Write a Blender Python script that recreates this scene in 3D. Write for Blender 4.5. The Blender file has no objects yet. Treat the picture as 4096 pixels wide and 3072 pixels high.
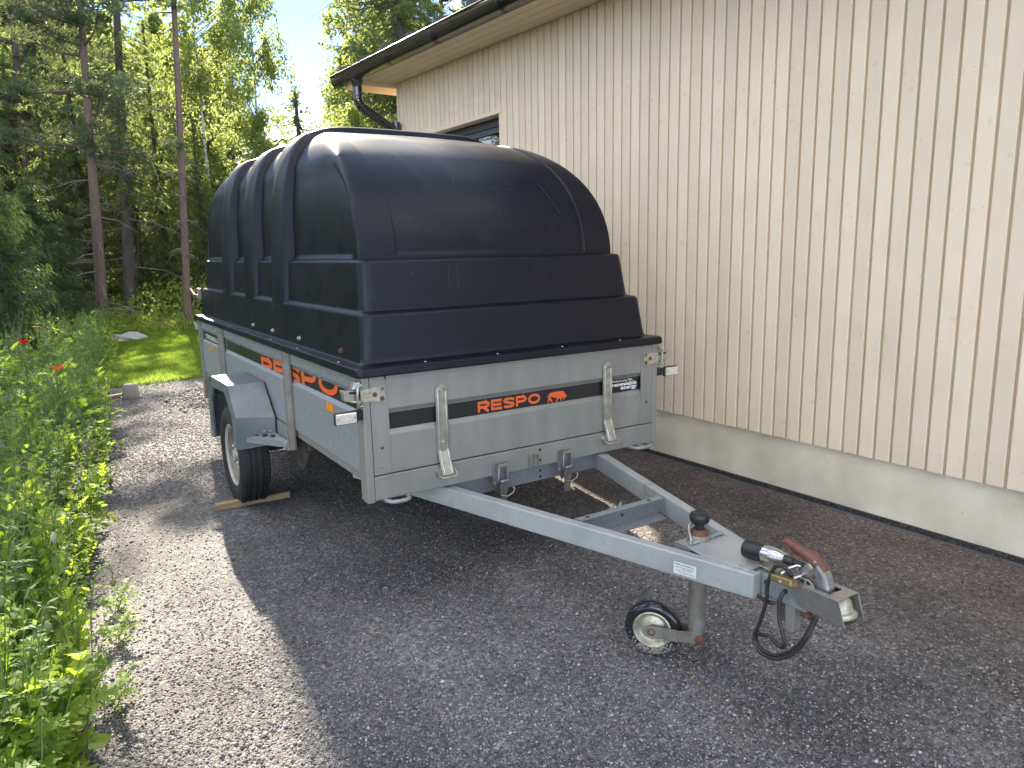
import bpy, bmesh, math, random
import numpy as np
from mathutils import Vector, Matrix

D = bpy.data
SC = bpy.context.scene
COL = SC.collection
rad = math.radians

# ------------------------------------------------------------------ camera, sky, sun, exposure
cam_d = D.cameras.new('camera'); cam = D.objects.new('camera', cam_d); COL.objects.link(cam)
YAW, PITCH, ROLL = 0.57248, 0.18216, -0.02099
fwd = Vector((math.sin(YAW)*math.cos(PITCH), math.cos(YAW)*math.cos(PITCH), -math.sin(PITCH)))
rgt0 = Vector((math.cos(YAW), -math.sin(YAW), 0)); up0 = rgt0.cross(fwd)
rgt = math.cos(ROLL)*rgt0 + math.sin(ROLL)*up0
upv = -math.sin(ROLL)*rgt0 + math.cos(ROLL)*up0
m = Matrix.Identity(4)
for i in range(3):
    m[i][0] = rgt[i]; m[i][1] = upv[i]; m[i][2] = -fwd[i]
m[0][3], m[1][3], m[2][3] = -0.99113, -2.60952, 1.43522
cam.matrix_world = m
cam_d.sensor_width = 36.0
cam_d.lens = 2884.386/4096*36.0
cam_d.clip_start = 0.05; cam_d.clip_end = 2000
SC.camera = cam

SUN_AZ = math.atan2(0.163, 1.0)      # from +Y towards +X
SUN_EL = rad(29.0)
world = D.worlds.new('World'); SC.world = world; world.use_nodes = True
wn = world.node_tree; wn.nodes.clear()
def N(nt, typ, **kw):
    n = nt.nodes.new(typ)
    for k, v in kw.items(): setattr(n, k, v)
    return n
w_out = N(wn, 'ShaderNodeOutputWorld'); w_bg = N(wn, 'ShaderNodeBackground')
w_sky = N(wn, 'ShaderNodeTexSky', sky_type='NISHITA')
w_sky.sun_disc = False; w_sky.sun_elevation = SUN_EL; w_sky.sun_rotation = SUN_AZ
w_sky.air_density = 0.40; w_sky.dust_density = 0.0; w_sky.ozone_density = 1.0
w_bg.inputs['Strength'].default_value = 0.105
# noise clouds over the whole sky dome, most of them added to light the shade
w_tc = N(wn, 'ShaderNodeTexCoord'); w_map = N(wn, 'ShaderNodeMapping')
w_map.inputs['Location'].default_value = (2.92, 1.57, 0.5)
w_map.inputs['Scale'].default_value = (1.0, 1.0, 2.2)
w_nz = N(wn, 'ShaderNodeTexNoise'); w_nz.inputs['Scale'].default_value = 2.6; w_nz.inputs['Detail'].default_value = 7
w_nz.inputs['Roughness'].default_value = 0.55
w_rp = N(wn, 'ShaderNodeValToRGB'); w_rp.color_ramp.elements[0].position = 0.51; w_rp.color_ramp.elements[1].position = 0.64
w_mx = N(wn, 'ShaderNodeMix', data_type='RGBA'); w_mx.inputs['B'].default_value = (12.0, 11.5, 10.9, 1)
wl = wn.links.new
wl(w_tc.outputs['Generated'], w_map.inputs['Vector']); wl(w_map.outputs[0], w_nz.inputs['Vector'])
wl(w_nz.outputs['Fac'], w_rp.inputs['Fac']); wl(w_rp.outputs['Color'], w_mx.inputs['Factor'])
wl(w_sky.outputs[0], w_mx.inputs['A']); wl(w_mx.outputs['Result'], w_bg.inputs['Color']); wl(w_bg.outputs[0], w_out.inputs['Surface'])

sun_d = D.lights.new('sun', 'SUN'); sun = D.objects.new('sun', sun_d); COL.objects.link(sun)
sun_d.energy = 4.3; sun_d.angle = rad(0.6); sun_d.color = (1.0, 0.88, 0.70)
sdir = Vector((math.sin(SUN_AZ)*math.cos(SUN_EL), math.cos(SUN_AZ)*math.cos(SUN_EL), math.sin(SUN_EL)))
sun.rotation_euler = sdir.to_track_quat('Z', 'Y').to_euler()

SC.view_settings.view_transform = 'Standard'; SC.view_settings.look = 'None'
SC.view_settings.gamma = 1.0; SC.view_settings.use_curve_mapping = False
SC.view_settings.exposure = 2.42
SC.render.engine = 'CYCLES'
SC.cycles.use_denoising = True
SC.cycles.max_bounces = 7; SC.cycles.diffuse_bounces = 3; SC.cycles.glossy_bounces = 3
SC.cycles.transmission_bounces = 4; SC.cycles.transparent_max_bounces = 8

# ------------------------------------------------------------------ helpers
def setp(b, **kw):
    for k, v in kw.items():
        if k in b.inputs: b.inputs[k].default_value = v
def mat(name, col, rough=0.5, metal=0.0, col2=None, nscale=6.0, detail=6, lo=0.35, hi=0.65, bump=0.0, bscale=80.0, bdist=0.004,
        stretch=None, col3=None, n3=2.0, lo3=0.55, hi3=0.7, spec=None, coat=0.0, rough2=None):
    mt = D.materials.new(name); mt.use_nodes = True; nt = mt.node_tree; L = nt.links.new
    b = nt.nodes['Principled BSDF']
    setp(b, **{'Base Color': (*col, 1), 'Roughness': rough, 'Metallic': metal})
    if spec is not None: setp(b, **{'Specular IOR Level': spec})
    if coat: setp(b, **{'Coat Weight': coat, 'Coat Roughness': 0.1})
    tc = N(nt, 'ShaderNodeTexCoord'); mp = N(nt, 'ShaderNodeMapping'); L(tc.outputs['Object'], mp.inputs['Vector'])
    if stretch: mp.inputs['Scale'].default_value = stretch
    last = None
    if col2:
        nz = N(nt, 'ShaderNodeTexNoise'); nz.inputs['Scale'].default_value = nscale; nz.inputs['Detail'].default_value = detail
        L(mp.outputs[0], nz.inputs['Vector'])
        rp = N(nt, 'ShaderNodeMapRange'); rp.inputs['From Min'].default_value = lo; rp.inputs['From Max'].default_value = hi
        L(nz.outputs['Fac'], rp.inputs['Value'])
        mx = N(nt, 'ShaderNodeMix', data_type='RGBA'); mx.inputs['A'].default_value = (*col, 1); mx.inputs['B'].default_value = (*col2, 1)
        L(rp.outputs[0], mx.inputs['Factor']); last = mx
        if rough2 is not None:
            rr = N(nt, 'ShaderNodeMapRange'); rr.inputs['To Min'].default_value = rough; rr.inputs['To Max'].default_value = rough2
            L(rp.outputs[0], rr.inputs['Value']); L(rr.outputs[0], b.inputs['Roughness'])
    if col3:
        nz3 = N(nt, 'ShaderNodeTexNoise'); nz3.inputs['Scale'].default_value = n3; nz3.inputs['Detail'].default_value = 9; nz3.inputs['Roughness'].default_value = 0.68
        L(mp.outputs[0], nz3.inputs['Vector'])
        rp3 = N(nt, 'ShaderNodeMapRange'); rp3.inputs['From Min'].default_value = lo3; rp3.inputs['From Max'].default_value = hi3
        L(nz3.outputs['Fac'], rp3.inputs['Value'])
        mx3 = N(nt, 'ShaderNodeMix', data_type='RGBA'); mx3.inputs['B'].default_value = (*col3, 1)
        if last: L(last.outputs['Result'], mx3.inputs['A'])
        else: mx3.inputs['A'].default_value = (*col, 1)
        L(rp3.outputs[0], mx3.inputs['Factor']); last = mx3
    if last: L(last.outputs['Result'], b.inputs['Base Color'])
    if bump:
        nb = N(nt, 'ShaderNodeTexNoise'); nb.inputs['Scale'].default_value = bscale; nb.inputs['Detail'].default_value = 5
        L(mp.outputs[0], nb.inputs['Vector'])
        bp = N(nt, 'ShaderNodeBump'); bp.inputs['Strength'].default_value = bump; bp.inputs['Distance'].default_value = bdist
        L(nb.outputs['Fac'], bp.inputs['Height']); L(bp.outputs[0], b.inputs['Normal'])
    return mt
def leafmat(name, col, col2, trans, tfac=0.5, nscale=3.0, rough=0.6):
    mt = D.materials.new(name); mt.use_nodes = True; nt = mt.node_tree; L = nt.links.new
    b = nt.nodes['Principled BSDF']; out = nt.nodes['Material Output']
    setp(b, **{'Roughness': rough, 'Specular IOR Level': .28})
    tc = N(nt, 'ShaderNodeTexCoord'); nz = N(nt, 'ShaderNodeTexNoise'); nz.inputs['Scale'].default_value = nscale; nz.inputs['Detail'].default_value = 3
    L(tc.outputs['Object'], nz.inputs['Vector'])
    geo = N(nt, 'ShaderNodeNewGeometry')
    ad = N(nt, 'ShaderNodeMath', operation='MULTIPLY_ADD'); ad.inputs[1].default_value = 0.5; L(geo.outputs['Random Per Island'], ad.inputs[0]); L(nz.outputs['Fac'], ad.inputs[2])
    mr = N(nt, 'ShaderNodeMapRange'); mr.inputs['From Min'].default_value = 0.4; mr.inputs['From Max'].default_value = 1.1; L(ad.outputs[0], mr.inputs['Value'])
    mx = N(nt, 'ShaderNodeMix', data_type='RGBA'); mx.inputs['A'].default_value = (*col, 1); mx.inputs['B'].default_value = (*col2, 1); L(mr.outputs[0], mx.inputs['Factor'])
    L(mx.outputs['Result'], b.inputs['Base Color'])
    tr = N(nt, 'ShaderNodeBsdfTranslucent'); tr.inputs['Color'].default_value = (*trans, 1)
    ms = N(nt, 'ShaderNodeMixShader'); ms.inputs[0].default_value = tfac
    L(b.outputs[0], ms.inputs[1]); L(tr.outputs[0], ms.inputs[2]); L(ms.outputs[0], out.inputs['Surface'])
    return mt

def mesh_from(name, V, F, mt=None, smooth=None, mats=None, midx=None):
    me = D.meshes.new(name)
    V = np.asarray(V, dtype=np.float32).reshape(-1, 3)
    if isinstance(F, np.ndarray):
        k = F.shape[1]; nf = len(F)
        me.vertices.add(len(V)); me.vertices.foreach_set('co', V.ravel())
        me.loops.add(nf*k); me.loops.foreach_set('vertex_index', F.astype(np.int32).ravel())
        me.polygons.add(nf); me.polygons.foreach_set('loop_start', np.arange(0, nf*k, k, dtype=np.int32))
        try: me.polygons.foreach_set('loop_total', np.full(nf, k, dtype=np.int32))
        except Exception: pass
    else:
        me.from_pydata([tuple(map(float, v)) for v in V], [], F)
    if mats:
        for q in mats: me.materials.append(q)
        if midx is not None: me.polygons.foreach_set('material_index', np.asarray(midx, dtype=np.int32))
    elif mt: me.materials.append(mt)
    me.update(calc_edges=True)
    me.validate()
    if smooth is not None:
        me.polygons.foreach_set('use_smooth', np.ones(len(me.polygons), dtype=bool))
        if smooth < 180: me.set_sharp_from_angle(angle=rad(smooth))
    return me
def link(name, me, parent=None, loc=None, rot=None, label=None, cat=None, group=None, kind=None):
    o = D.objects.new(name, me); COL.objects.link(o)
    if parent is not None:
        o.parent = parent
        o.matrix_parent_inverse = WM.get(parent.name, Matrix.Identity(4)).inverted()
    if loc is not None: o.location = loc
    if rot is not None: o.rotation_euler = rot
    WM[o.name] = Matrix.LocRotScale(o.location, o.rotation_euler, o.scale)
    if label: o['label'] = label
    if cat: o['category'] = cat
    if group: o['group'] = group
    if kind: o['kind'] = kind
    return o
WM = {}
def empty(name, loc, label, cat, group=None):
    o = D.objects.new(name, None); COL.objects.link(o); o.location = loc; o.empty_display_size = 0.1
    WM[o.name] = Matrix.Translation(loc)
    o['label'] = label; o['category'] = cat
    if group: o['group'] = group
    return o
def bevel(o, w=0.002, seg=2, ang=35):
    md = o.modifiers.new('bevel', 'BEVEL'); md.width = w; md.segments = seg; md.limit_method = 'ANGLE'; md.angle_limit = rad(ang); md.harden_normals = False
    return o

class MB:
    """collects shapes for ONE mesh object"""
    def __init__(s): s.v = []; s.f = []
    def add(s, V, F):
        k = len(s.v); s.v += [tuple(p) for p in V]; s.f += [tuple(i+k for i in f) for f in F]; return s
    def box(s, x0, x1, y0, y1, z0, z1):
        V = [(x, y, z) for z in (z0, z1) for x, y in ((x0, y0), (x1, y0), (x1, y1), (x0, y1))]
        return s.add(V, [(3, 2, 1, 0), (4, 5, 6, 7), (0, 1, 5, 4), (1, 2, 6, 5), (2, 3, 7, 6), (3, 0, 4, 7)])
    def hexa(s, P):   # eight points, bottom four then top four
        return s.add(P, [(3, 2, 1, 0), (4, 5, 6, 7), (0, 1, 5, 4), (1, 2, 6, 5), (2, 3, 7, 6), (3, 0, 4, 7)])
    def bar(s, a, b, w, h, up=(0, 0, 1)):     # box beam from a to b (centre line)
        a = Vector(a); b = Vector(b); d = (b-a).normalized(); sd = d.cross(Vector(up)).normalized()*w/2; u = sd.cross(d).normalized()*h/2
        P = [a-sd-u, a+sd-u, b+sd-u, b-sd-u, a-sd+u, a+sd+u, b+sd+u, b-sd+u]
        return s.hexa(P)
    def tube(s, pts, r, n=8, cap=True, rs=None):
        pts = [Vector(p) for p in pts]; V = []; F = []
        prev = None
        for i, p in enumerate(pts):
            d = (pts[min(i+1, len(pts)-1)]-pts[max(i-1, 0)]).normalized()
            if prev is None:
                a = Vector((0, 0, 1)) if abs(d.z) < .9 else Vector((1, 0, 0)); u = d.cross(a).normalized()
            else:
                u = (prev - d*prev.dot(d)).normalized()
            prev = u; w = d.cross(u); rr = rs[i] if rs else r
            for k in range(n):
                t = 2*math.pi*k/n; V.append(p+u*math.cos(t)*rr+w*math.sin(t)*rr)
        for i in range(len(pts)-1):
            for k in range(n):
                F.append((i*n+k, i*n+(k+1) % n, (i+1)*n+(k+1) % n, (i+1)*n+k))
        if cap: F.append(tuple(range(n-1, -1, -1))); F.append(tuple((len(pts)-1)*n+k for k in range(n)))
        return s.add(V, F)
    def lathe(s, prof, o, ax, n=32, closed=False, caps=True):  # prof: (along, radius); axis ax through o
        o = Vector(o); ax = Vector(ax).normalized()
        a = Vector((0, 0, 1)) if abs(ax.z) < .9 else Vector((1, 0, 0)); u = ax.cross(a).normalized(); w = ax.cross(u)
        V = []; F = []; mlen = len(prof)
        for (t, r) in prof:
            for k in range(n):
                q = 2*math.pi*k/n; V.append(o+ax*t+(u*math.cos(q)+w*math.sin(q))*r)
        rng = mlen if closed else mlen-1
        for i in range(rng):
            j = (i+1) % mlen
            for k in range(n): F.append((i*n+k, i*n+(k+1) % n, j*n+(k+1) % n, j*n+k))
        if not closed and caps:
            if prof[0][1] > 1e-4: F.append(tuple(range(n-1, -1, -1)))
            if prof[-1][1] > 1e-4: F.append(tuple((mlen-1)*n+k for k in range(n)))
        return s.add(V, F)
    def prism(s, poly, fr, a0, a1):   # poly 2-D points, fr(u,v,a)->3-D
        n = len(poly); V = [fr(u, v, a0) for u, v in poly]+[fr(u, v, a1) for u, v in poly]
        F = [tuple(range(n-1, -1, -1)), tuple(range(n, 2*n))]+[(i, (i+1) % n, n+(i+1) % n, n+i) for i in range(n)]
        return s.add(V, F)
    def sweep(s, prof, fr, a0, a1):   # open profile extruded (sheet with back): prof closed polygon
        return s.prism(prof, fr, a0, a1)
    def mesh(s, name, mt, smooth=None): return mesh_from(name, s.v, s.f, mt, smooth)
    def build(s, name, mt, parent=None, smooth=None, bev=None, **kw):
        me = s.mesh(name, mt, smooth)
        bm = bmesh.new(); bm.from_mesh(me); bmesh.ops.recalc_face_normals(bm, faces=bm.faces); bm.to_mesh(me); bm.free()
        o = link(name, me, parent, **kw)
        if bev: bevel(o, bev)
        return o

# ------------------------------------------------------------------ materials
GALV = mat('galvanised_steel', (0.26, 0.28, 0.285), 0.48, 0.35, (0.31, 0.33, 0.335), 60, 4, bump=0.10, bscale=140, bdist=0.001, col3=(0.23, 0.235, 0.225), n3=3.2, lo3=0.56, hi3=0.8, rough2=0.38)
GALV2 = mat('weathered_galvanised_steel', (0.235, 0.228, 0.203), 0.5, 0.3, (0.285, 0.275, 0.25), 9, 9, bump=0.2, bscale=90, bdist=0.001, stretch=(1, 1, .35), col3=(0.15, 0.14, 0.11), n3=6.5, lo3=0.57, hi3=0.82, rough2=0.42)
GALVB = mat('bright_galvanised_beam', (0.34, 0.36, 0.355), 0.42, 0.3, (0.44, 0.455, 0.44), 7, 9, bump=0.25, bscale=60, bdist=0.001, col3=(0.22, 0.215, 0.18), n3=7, lo3=0.55, hi3=0.78, rough2=0.5)
ZINC = mat('zinc_plated_steel', (0.50, 0.48, 0.40), 0.28, 0.7, (0.34, 0.325, 0.27), 30, 5, bump=0.1, bscale=60, bdist=0.001, rough2=0.4)
YZINC = mat('yellowed_zinc_plate', (0.50, 0.47, 0.36), 0.42, 0.6, (0.38, 0.35, 0.26), 60, 5, lo=.45, hi=.6)
RUST = mat('rust', (0.085, 0.04, 0.026), 0.85, 0.0, (0.15, 0.07, 0.04), 60, 6, bump=0.4, bscale=200, bdist=0.001)
RUSTZ = mat('rusty_zinc', (0.25, 0.24, 0.21), 0.5, 0.4, (0.17, 0.155, 0.125), 20, 8, col3=(0.22, 0.10, 0.05), n3=22, lo3=0.60, hi3=0.72, bump=0.2, bscale=200, bdist=0.001)
STAIN = mat('brushed_stainless_plate', (0.42, 0.41, 0.39), 0.34, 0.85, (0.36, 0.35, 0.335), 40, 4)
PLASTIC = mat('black_hood_plastic', (0.0016, 0.0026, 0.0072), 0.37, 0.0, (0.0020, 0.0031, 0.0085), 5, 6, bump=0.06, bscale=900, bdist=0.0006, col3=(.014, .0155, .019), n3=9, lo3=.54, hi3=.85, rough2=0.47, spec=0.33)
BLACKS = mat('black_sticker_band', (0.010, 0.011, 0.012), 0.34, 0.0, (0.015, 0.016, 0.017), 30, 5, col3=(0.05, 0.05, 0.05), n3=40, lo3=.66, hi3=.8)
ORANGE = mat('orange_print', (0.72, 0.11, 0.028), 0.4)
WHITEP = mat('white_print', (0.8, 0.8, 0.76), 0.45)
AMBER = mat('amber_reflector', (0.85, 0.27, 0.01), 0.18, coat=0.6)
RUBBER = mat('tyre_rubber', (0.014, 0.014, 0.015), 0.62, 0.0, (0.026, 0.026, 0.025), 14, 6, bump=0.15, bscale=120, bdist=0.001)
DIRTRUB = mat('sandy_rubber', (0.018, 0.019, 0.022), 0.55, 0.0, (0.024, 0.024, 0.026), 14, 6)
BPLAST = mat('black_plastic', (0.012, 0.012, 0.013), 0.38)
RIM_SHADE = mat('white_wheel_paint_shaded', (0.27, 0.25, 0.21), 0.5, 0.0, (0.17, 0.15, 0.12), 14, 8, lo=.4, hi=.7)  # darker paint standing in for the shade between hub and rim lip
RIMW = mat('white_wheel_paint', (0.42, 0.41, 0.38), 0.35, 0.0, (0.36, 0.34, 0.29), 12, 8, lo=.5, hi=.75)
FENDER = mat('grey_plastic_mudguard', (0.085, 0.10, 0.115), 0.4, 0.0, (0.14, 0.155, 0.165), 5, 6, bump=0.08, bscale=500, bdist=0.0006, spec=0.7, col3=(0.19, 0.2, 0.2), n3=16, lo3=.58, hi3=.8)
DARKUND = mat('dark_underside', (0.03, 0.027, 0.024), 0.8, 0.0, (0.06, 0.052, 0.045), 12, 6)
LENSW = mat('clear_reflector_lens', (0.74, 0.68, 0.58), 0.12, 0.2, (0.6, 0.55, 0.47), 120, 2, coat=0.7)
GRIP = mat('brown_rubber_grip', (0.10, 0.035, 0.024), 0.42, 0.0, (0.15, 0.055, 0.036), 22, 8, bump=0.2, bscale=120, bdist=0.001, col3=(0.24, 0.15, 0.115), n3=50, lo3=.62, hi3=.75)
BRASS = mat('dull_brass', (0.30, 0.22, 0.09), 0.4, 0.75, (0.2, 0.15, 0.07), 30, 6)
CHROME = mat('chrome_shell', (0.60, 0.58, 0.54), 0.24, 0.95, (0.6, 0.58, 0.54), 30, 4)
CABLE = mat('black_cable', (0.014, 0.014, 0.014), 0.42, 0.0, (0.035, 0.034, 0.032), 40, 5)
DECAL = mat('silver_paper_decal', (0.62, 0.63, 0.62), 0.4)
PRINTK = mat('dark_print', (0.04, 0.04, 0.045), 0.6)
HOLE = mat('dark_hole', (0.008, 0.008, 0.008), 0.8)
LATCHM = mat('dull_latch_steel', (0.36, 0.36, 0.35), 0.35, 0.75, (0.24, 0.24, 0.235), 40, 6, rough2=0.5)
POSTM = mat('weathered_post_steel', (0.16, 0.145, 0.115), 0.6, 0.2, (0.23, 0.215, 0.185), 14, 9, bump=0.3, bscale=80, bdist=0.001, col3=(0.14, 0.115, 0.08), n3=9, lo3=0.52, hi3=0.7)
# ------------------------------------------------------------------ the trailer
W, L = 1.56, 3.42
XC = 0.787
trailer = empty('box_trailer', (0.78, 1.6, 0), 'galvanised box trailer with tall black hood and orange lettering, parked beside the house', 'trailer')
def P_(mb, name, m_, smooth=None, bev=None, parent=None, **kw): return mb.build(name, m_, parent or trailer, smooth, bev, **kw)

# folded sheet panels with a recessed stripe bed
def panel_profile(z0, zs0, zs1, z1, d=0.012, t=0.004):
    out = [(0, z0), (0, zs0-.018), (d, zs0-.001), (d, zs1+.001), (0, zs1+.018), (0, z1)]
    return out+[(x+t, z) for x, z in reversed(out)]
side_prof = panel_profile(.567, .822, .888, .985)
for (nm, fr, lab) in (('side_panel', lambda u, v, a: (.010+u, a, v), None), ('side_panel', lambda u, v, a: (W-.010-u, a, v), None)):
    P_(MB().prism(side_prof, fr, .075, L-.06), nm, GALV, smooth=25, bev=.0015)
front_prof = panel_profile(.569, .745, .814, .985)
fp = P_(MB().prism(front_prof, lambda u, v, a: (a, .004+u, v), .105, 1.476), 'front_panel', GALV2, smooth=25, bev=.0015)
P_(MB().box(.03, W-.03, L-.03, L-.02, .36, .985), 'rear_panel', GALV)
# upright plates beside the front panel, chamfered top
for sx in (0, 1):
    X = (lambda x: x) if not sx else (lambda x: W-x)
    poly = [(.034, .569), (.108, .569), (.108, .935), (.085, .985), (.034, .985)]
    P_(MB().prism([(X(a), b) for a, b in poly], lambda u, v, a: (u, a, v), .0, .005), 'upright_plate', GALV2, bev=.001)
    for (x, z, mm) in ((.072, .678, RUST), (.072, .603, GALV)):
        P_(MB().lathe([(0, .0065), (.003, .006), (.004, .003), (.0025, .0025), (.0025, 0)], (X(x), -.0002, z), (0, -1, 0), 12), 'rivet', mm, smooth=40)
# corner posts
for x0, x1 in ((0, .032), (W-.032, W)):
    P_(MB().box(x0, x1, -.002, .05, .458, .985), 'corner_post', GALV2, bev=.004)
P_(MB().box(.003, .010, .054, .072, .462, .98), 'hinge_strip', GALV2, bev=.001)
P_(MB().box(W-.010, W-.003, .054, .072, .462, .98), 'hinge_strip', GALV2, bev=.001)
for x0, x1 in ((-.004, .035), (W-.035, W+.004)):
    P_(MB().box(x0, x1, L-.085, L-.02, .352, .985), 'rear_post', POSTM, bev=.003)
# bottom channel at the front
P_(MB().box(.0325, W-.0325, -.001, .05, .464, .564), 'front_sill', GALV2, bev=.004)
MBs = MB(); 
for x0, x1 in ((.022, .05), (W-.05, W-.022)): MBs.box(x0, x1, .074, L-.03, .525, .566)
P_(MBs, 'side_sill', GALV2, bev=.002)
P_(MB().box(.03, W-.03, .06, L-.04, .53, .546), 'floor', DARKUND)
# side posts with rope hooks
for y0, y1, zb_ in ((.975, 1.035, .462), (2.53, 2.60, .46)):
    for sx in (0, 1):
        xs = (-.028, .009) if not sx else (W-.009, W+.028)
        poly = [(0, y0), (.010, y0-.0), (.030, y0+.010), (.030, y1-.010), (.010, y1), (0, y1)]
        fr = (lambda u, v, a: (.0095-u, v, a)) if not sx else (lambda u, v, a: (W-.0095+u, v, a))
        P_(MB().prism(poly, fr, zb_, .975), 'side_post', POSTM, bev=.002)
        P_(MB().tube([(xs[0]-.004 if not sx else xs[1]+.004, (y0+y1)/2-.02, .515), (xs[0]-.018 if not sx else xs[1]+.018, (y0+y1)/2-.02, .505), (xs[0]-.018 if not sx else xs[1]+.018, (y0+y1)/2-.02, .475), (xs[0]+.004 if not sx else xs[1]-.004, (y0+y1)/2-.02, .465)], .006, 8), 'rope_hook', GALV, smooth=60)
# black bands
band_f = P_(MB().box(.110, 1.474, .0135, .0158, .7465, .8125), 'black_band', BLACKS)
band_l = P_(MB().box(.0195, .0219, .08, 2.50, .8235, .8865), 'black_band', BLACKS)
P_(MB().box(.0195, .0219, 2.62, 3.33, .8235, .8865), 'black_band', BLACKS)
P_(MB().box(W-.0219, W-.0195, .08, 3.33, .8235, .8865), 'black_band', BLACKS)

# --- lettering
def arc(cx, cy, rx, ry, a0, a1, n=9): return [(cx+rx*math.cos(rad(a0+(a1-a0)*i/(n-1))), cy+ry*math.sin(rad(a0+(a1-a0)*i/(n-1)))) for i in range(n)]
def stroke(pts, t, closed=False):
    """outline quads along a centre line, mitred"""
    n = len(pts); q = []
    for i in range(n):
        p = Vector(pts[i]).to_2d()
        a = Vector(pts[i-1]) if (i > 0 or closed) else None
        b = Vector(pts[(i+1) % n]) if (i < n-1 or closed) else None
        d1 = (p-a).normalized() if a is not None else None
        d2 = (b-p).normalized() if b is not None else None
        if d1 is None: d1 = d2
        if d2 is None: d2 = d1
        n1 = Vector((-d1.y, d1.x)); n2 = Vector((-d2.y, d2.x)); mm = (n1+n2)
        if mm.length < 1e-4: mm = n1
        mm.normalize(); k = t/2/max(.4, mm.dot(n1)); q.append((p+mm*k, p-mm*k))
    F = [(q[i][0], q[i][1], q[(i+1) % n][1], q[(i+1) % n][0]) for i in range(n if closed else n-1)]
    return F
T = .25
def letter(ch, w=1.25):
    h = T/2
    if ch == 'R': return [([(h, 0), (h, 1)], 0), ([(0, 1-h), (w*.62, 1-h)]+arc(w*.62, .66, w*.38-h, .34-h, 90, -90)+[(0, .32+h)], 0), ([(w*.45, .42), (w-h*1.1, 0)], 0)]
    if ch == 'E': return [([(h, 0), (h, 1)], 0), ([(0, 1-h), (w*.98, 1-h)], 0), ([(0, .5), (w*.93, .5)], 0), ([(0, h), (w, h)], 0)]
    if ch == 'S': return [([(w*.97, .80)]+arc(w*.66, .72, w*.26, .155, 20, 90, 5)+arc(w*.36, .72, w*.36-h, .28-h, 90, 270)[0:]+[(w*.64, .5-.055)]+arc(w*.64, .28+.0, w*.36-h, .28-h, 90, -90)[1:]+arc(w*.32, .28, w*.26, .155, 270, 200, 5), 0)]
    if ch == 'P': return [([(h, 0), (h, 1)], 0), ([(0, 1-h), (w*.62, 1-h)]+arc(w*.62, .66, w*.38-h, .34-h, 90, -90)+[(0, .32+h)], 0)]
    if ch == 'O': return [(arc(w*.52, .5, w*.5-h, .5-h, 0, 345, 24), 1)]
def word_mesh(word, ws, gap, t=T):
    V = []; F = []; x = 0
    for ch, w in zip(word, ws):
        for li, (pts, cl) in enumerate(letter(ch, w)):
            for q in stroke(pts, t, bool(cl)):
                k = len(V); V += [(x+p.x, p.y, li*.00022) for p in q]; F.append((k, k+1, k+2, k+3))
        x += w+gap
    return V, F, x-gap
def solid_text(name, V, F, fr, m_, parent, clip=None, th=.0006):
    """every glyph patch as a very thin solid, placed by fr(u,v,depth)"""
    V3 = []; F3 = []
    for f in F:
        k = len(V3); V3 += [fr(V[i][0], V[i][1], V[i][2] if len(V[i]) > 2 else 0) for i in f]; F3.append(tuple(range(k, k+len(f))))
    me = mesh_from(name, V3, F3, m_)
    bm = bmesh.new(); bm.from_mesh(me); bmesh.ops.remove_doubles(bm, verts=bm.verts, dist=1e-5)
    if clip:
        for co, no in clip:
            geom = bm.verts[:]+bm.edges[:]+bm.faces[:]
            bmesh.ops.bisect_plane(bm, geom=geom, plane_co=co, plane_no=no, clear_outer=True)
    bm.to_mesh(me); bm.free()
    return link(name, me, parent)
V_, F_, wl_ = word_mesh('RESPO', (1.35, 1.28, 1.32, 1.3, 1.5), .16)
sc_ = (.848-.522)/wl_
solid_text('orange_lettering', V_, F_, lambda u, v, a: (.522+u*sc_, .0128-a, .756+v*.047), ORANGE, band_f)
# big side lettering, tilted against the band and cropped by it
def side_fr(u, v, a):
    s = 1.27/wl_; y = 1.60-u*s; z = .777+u*s*.045+v*.097
    return (.0190-a, y, z)
solid_text('orange_lettering', V_, F_, side_fr, ORANGE, band_l, clip=[((0, 0, .8862), (0, 0, 1)), ((0, 0, .8238), (0, 0, -1))])
# walking bull emblem
bull = [(1553, 262), (1562, 240), (1580, 212), (1612, 197), (1660, 188), (1745, 178), (1762, 196), (1782, 228), (1787, 240), (1800, 240), (1788, 247), (1776, 252), (1770, 262), (1752, 284), (1742, 276), (1744, 250), (1728, 262), (1724, 270), (1730, 300), (1718, 302), (1706, 268), (1690, 270), (1668, 312), (1650, 310), (1668, 288), (1672, 266), (1640, 262), (1612, 250), (1594, 262), (1606, 285), (1622, 318), (1608, 320), (1580, 288), (1570, 328), (1558, 328), (1566, 290), (1568, 258), (1580, 224), (1566, 240), (1560, 262)]
bu = [(.887+(x-1553)*(.118/247.), .784+.0-((y-228)-(x-1553)*-.155)*.000385+.0) for x, y in bull]
solid_text('bull_emblem', bu, [tuple(range(len(bu)))], lambda u, v, a: (u, .0128, v+.004), ORANGE, band_f)
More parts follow.
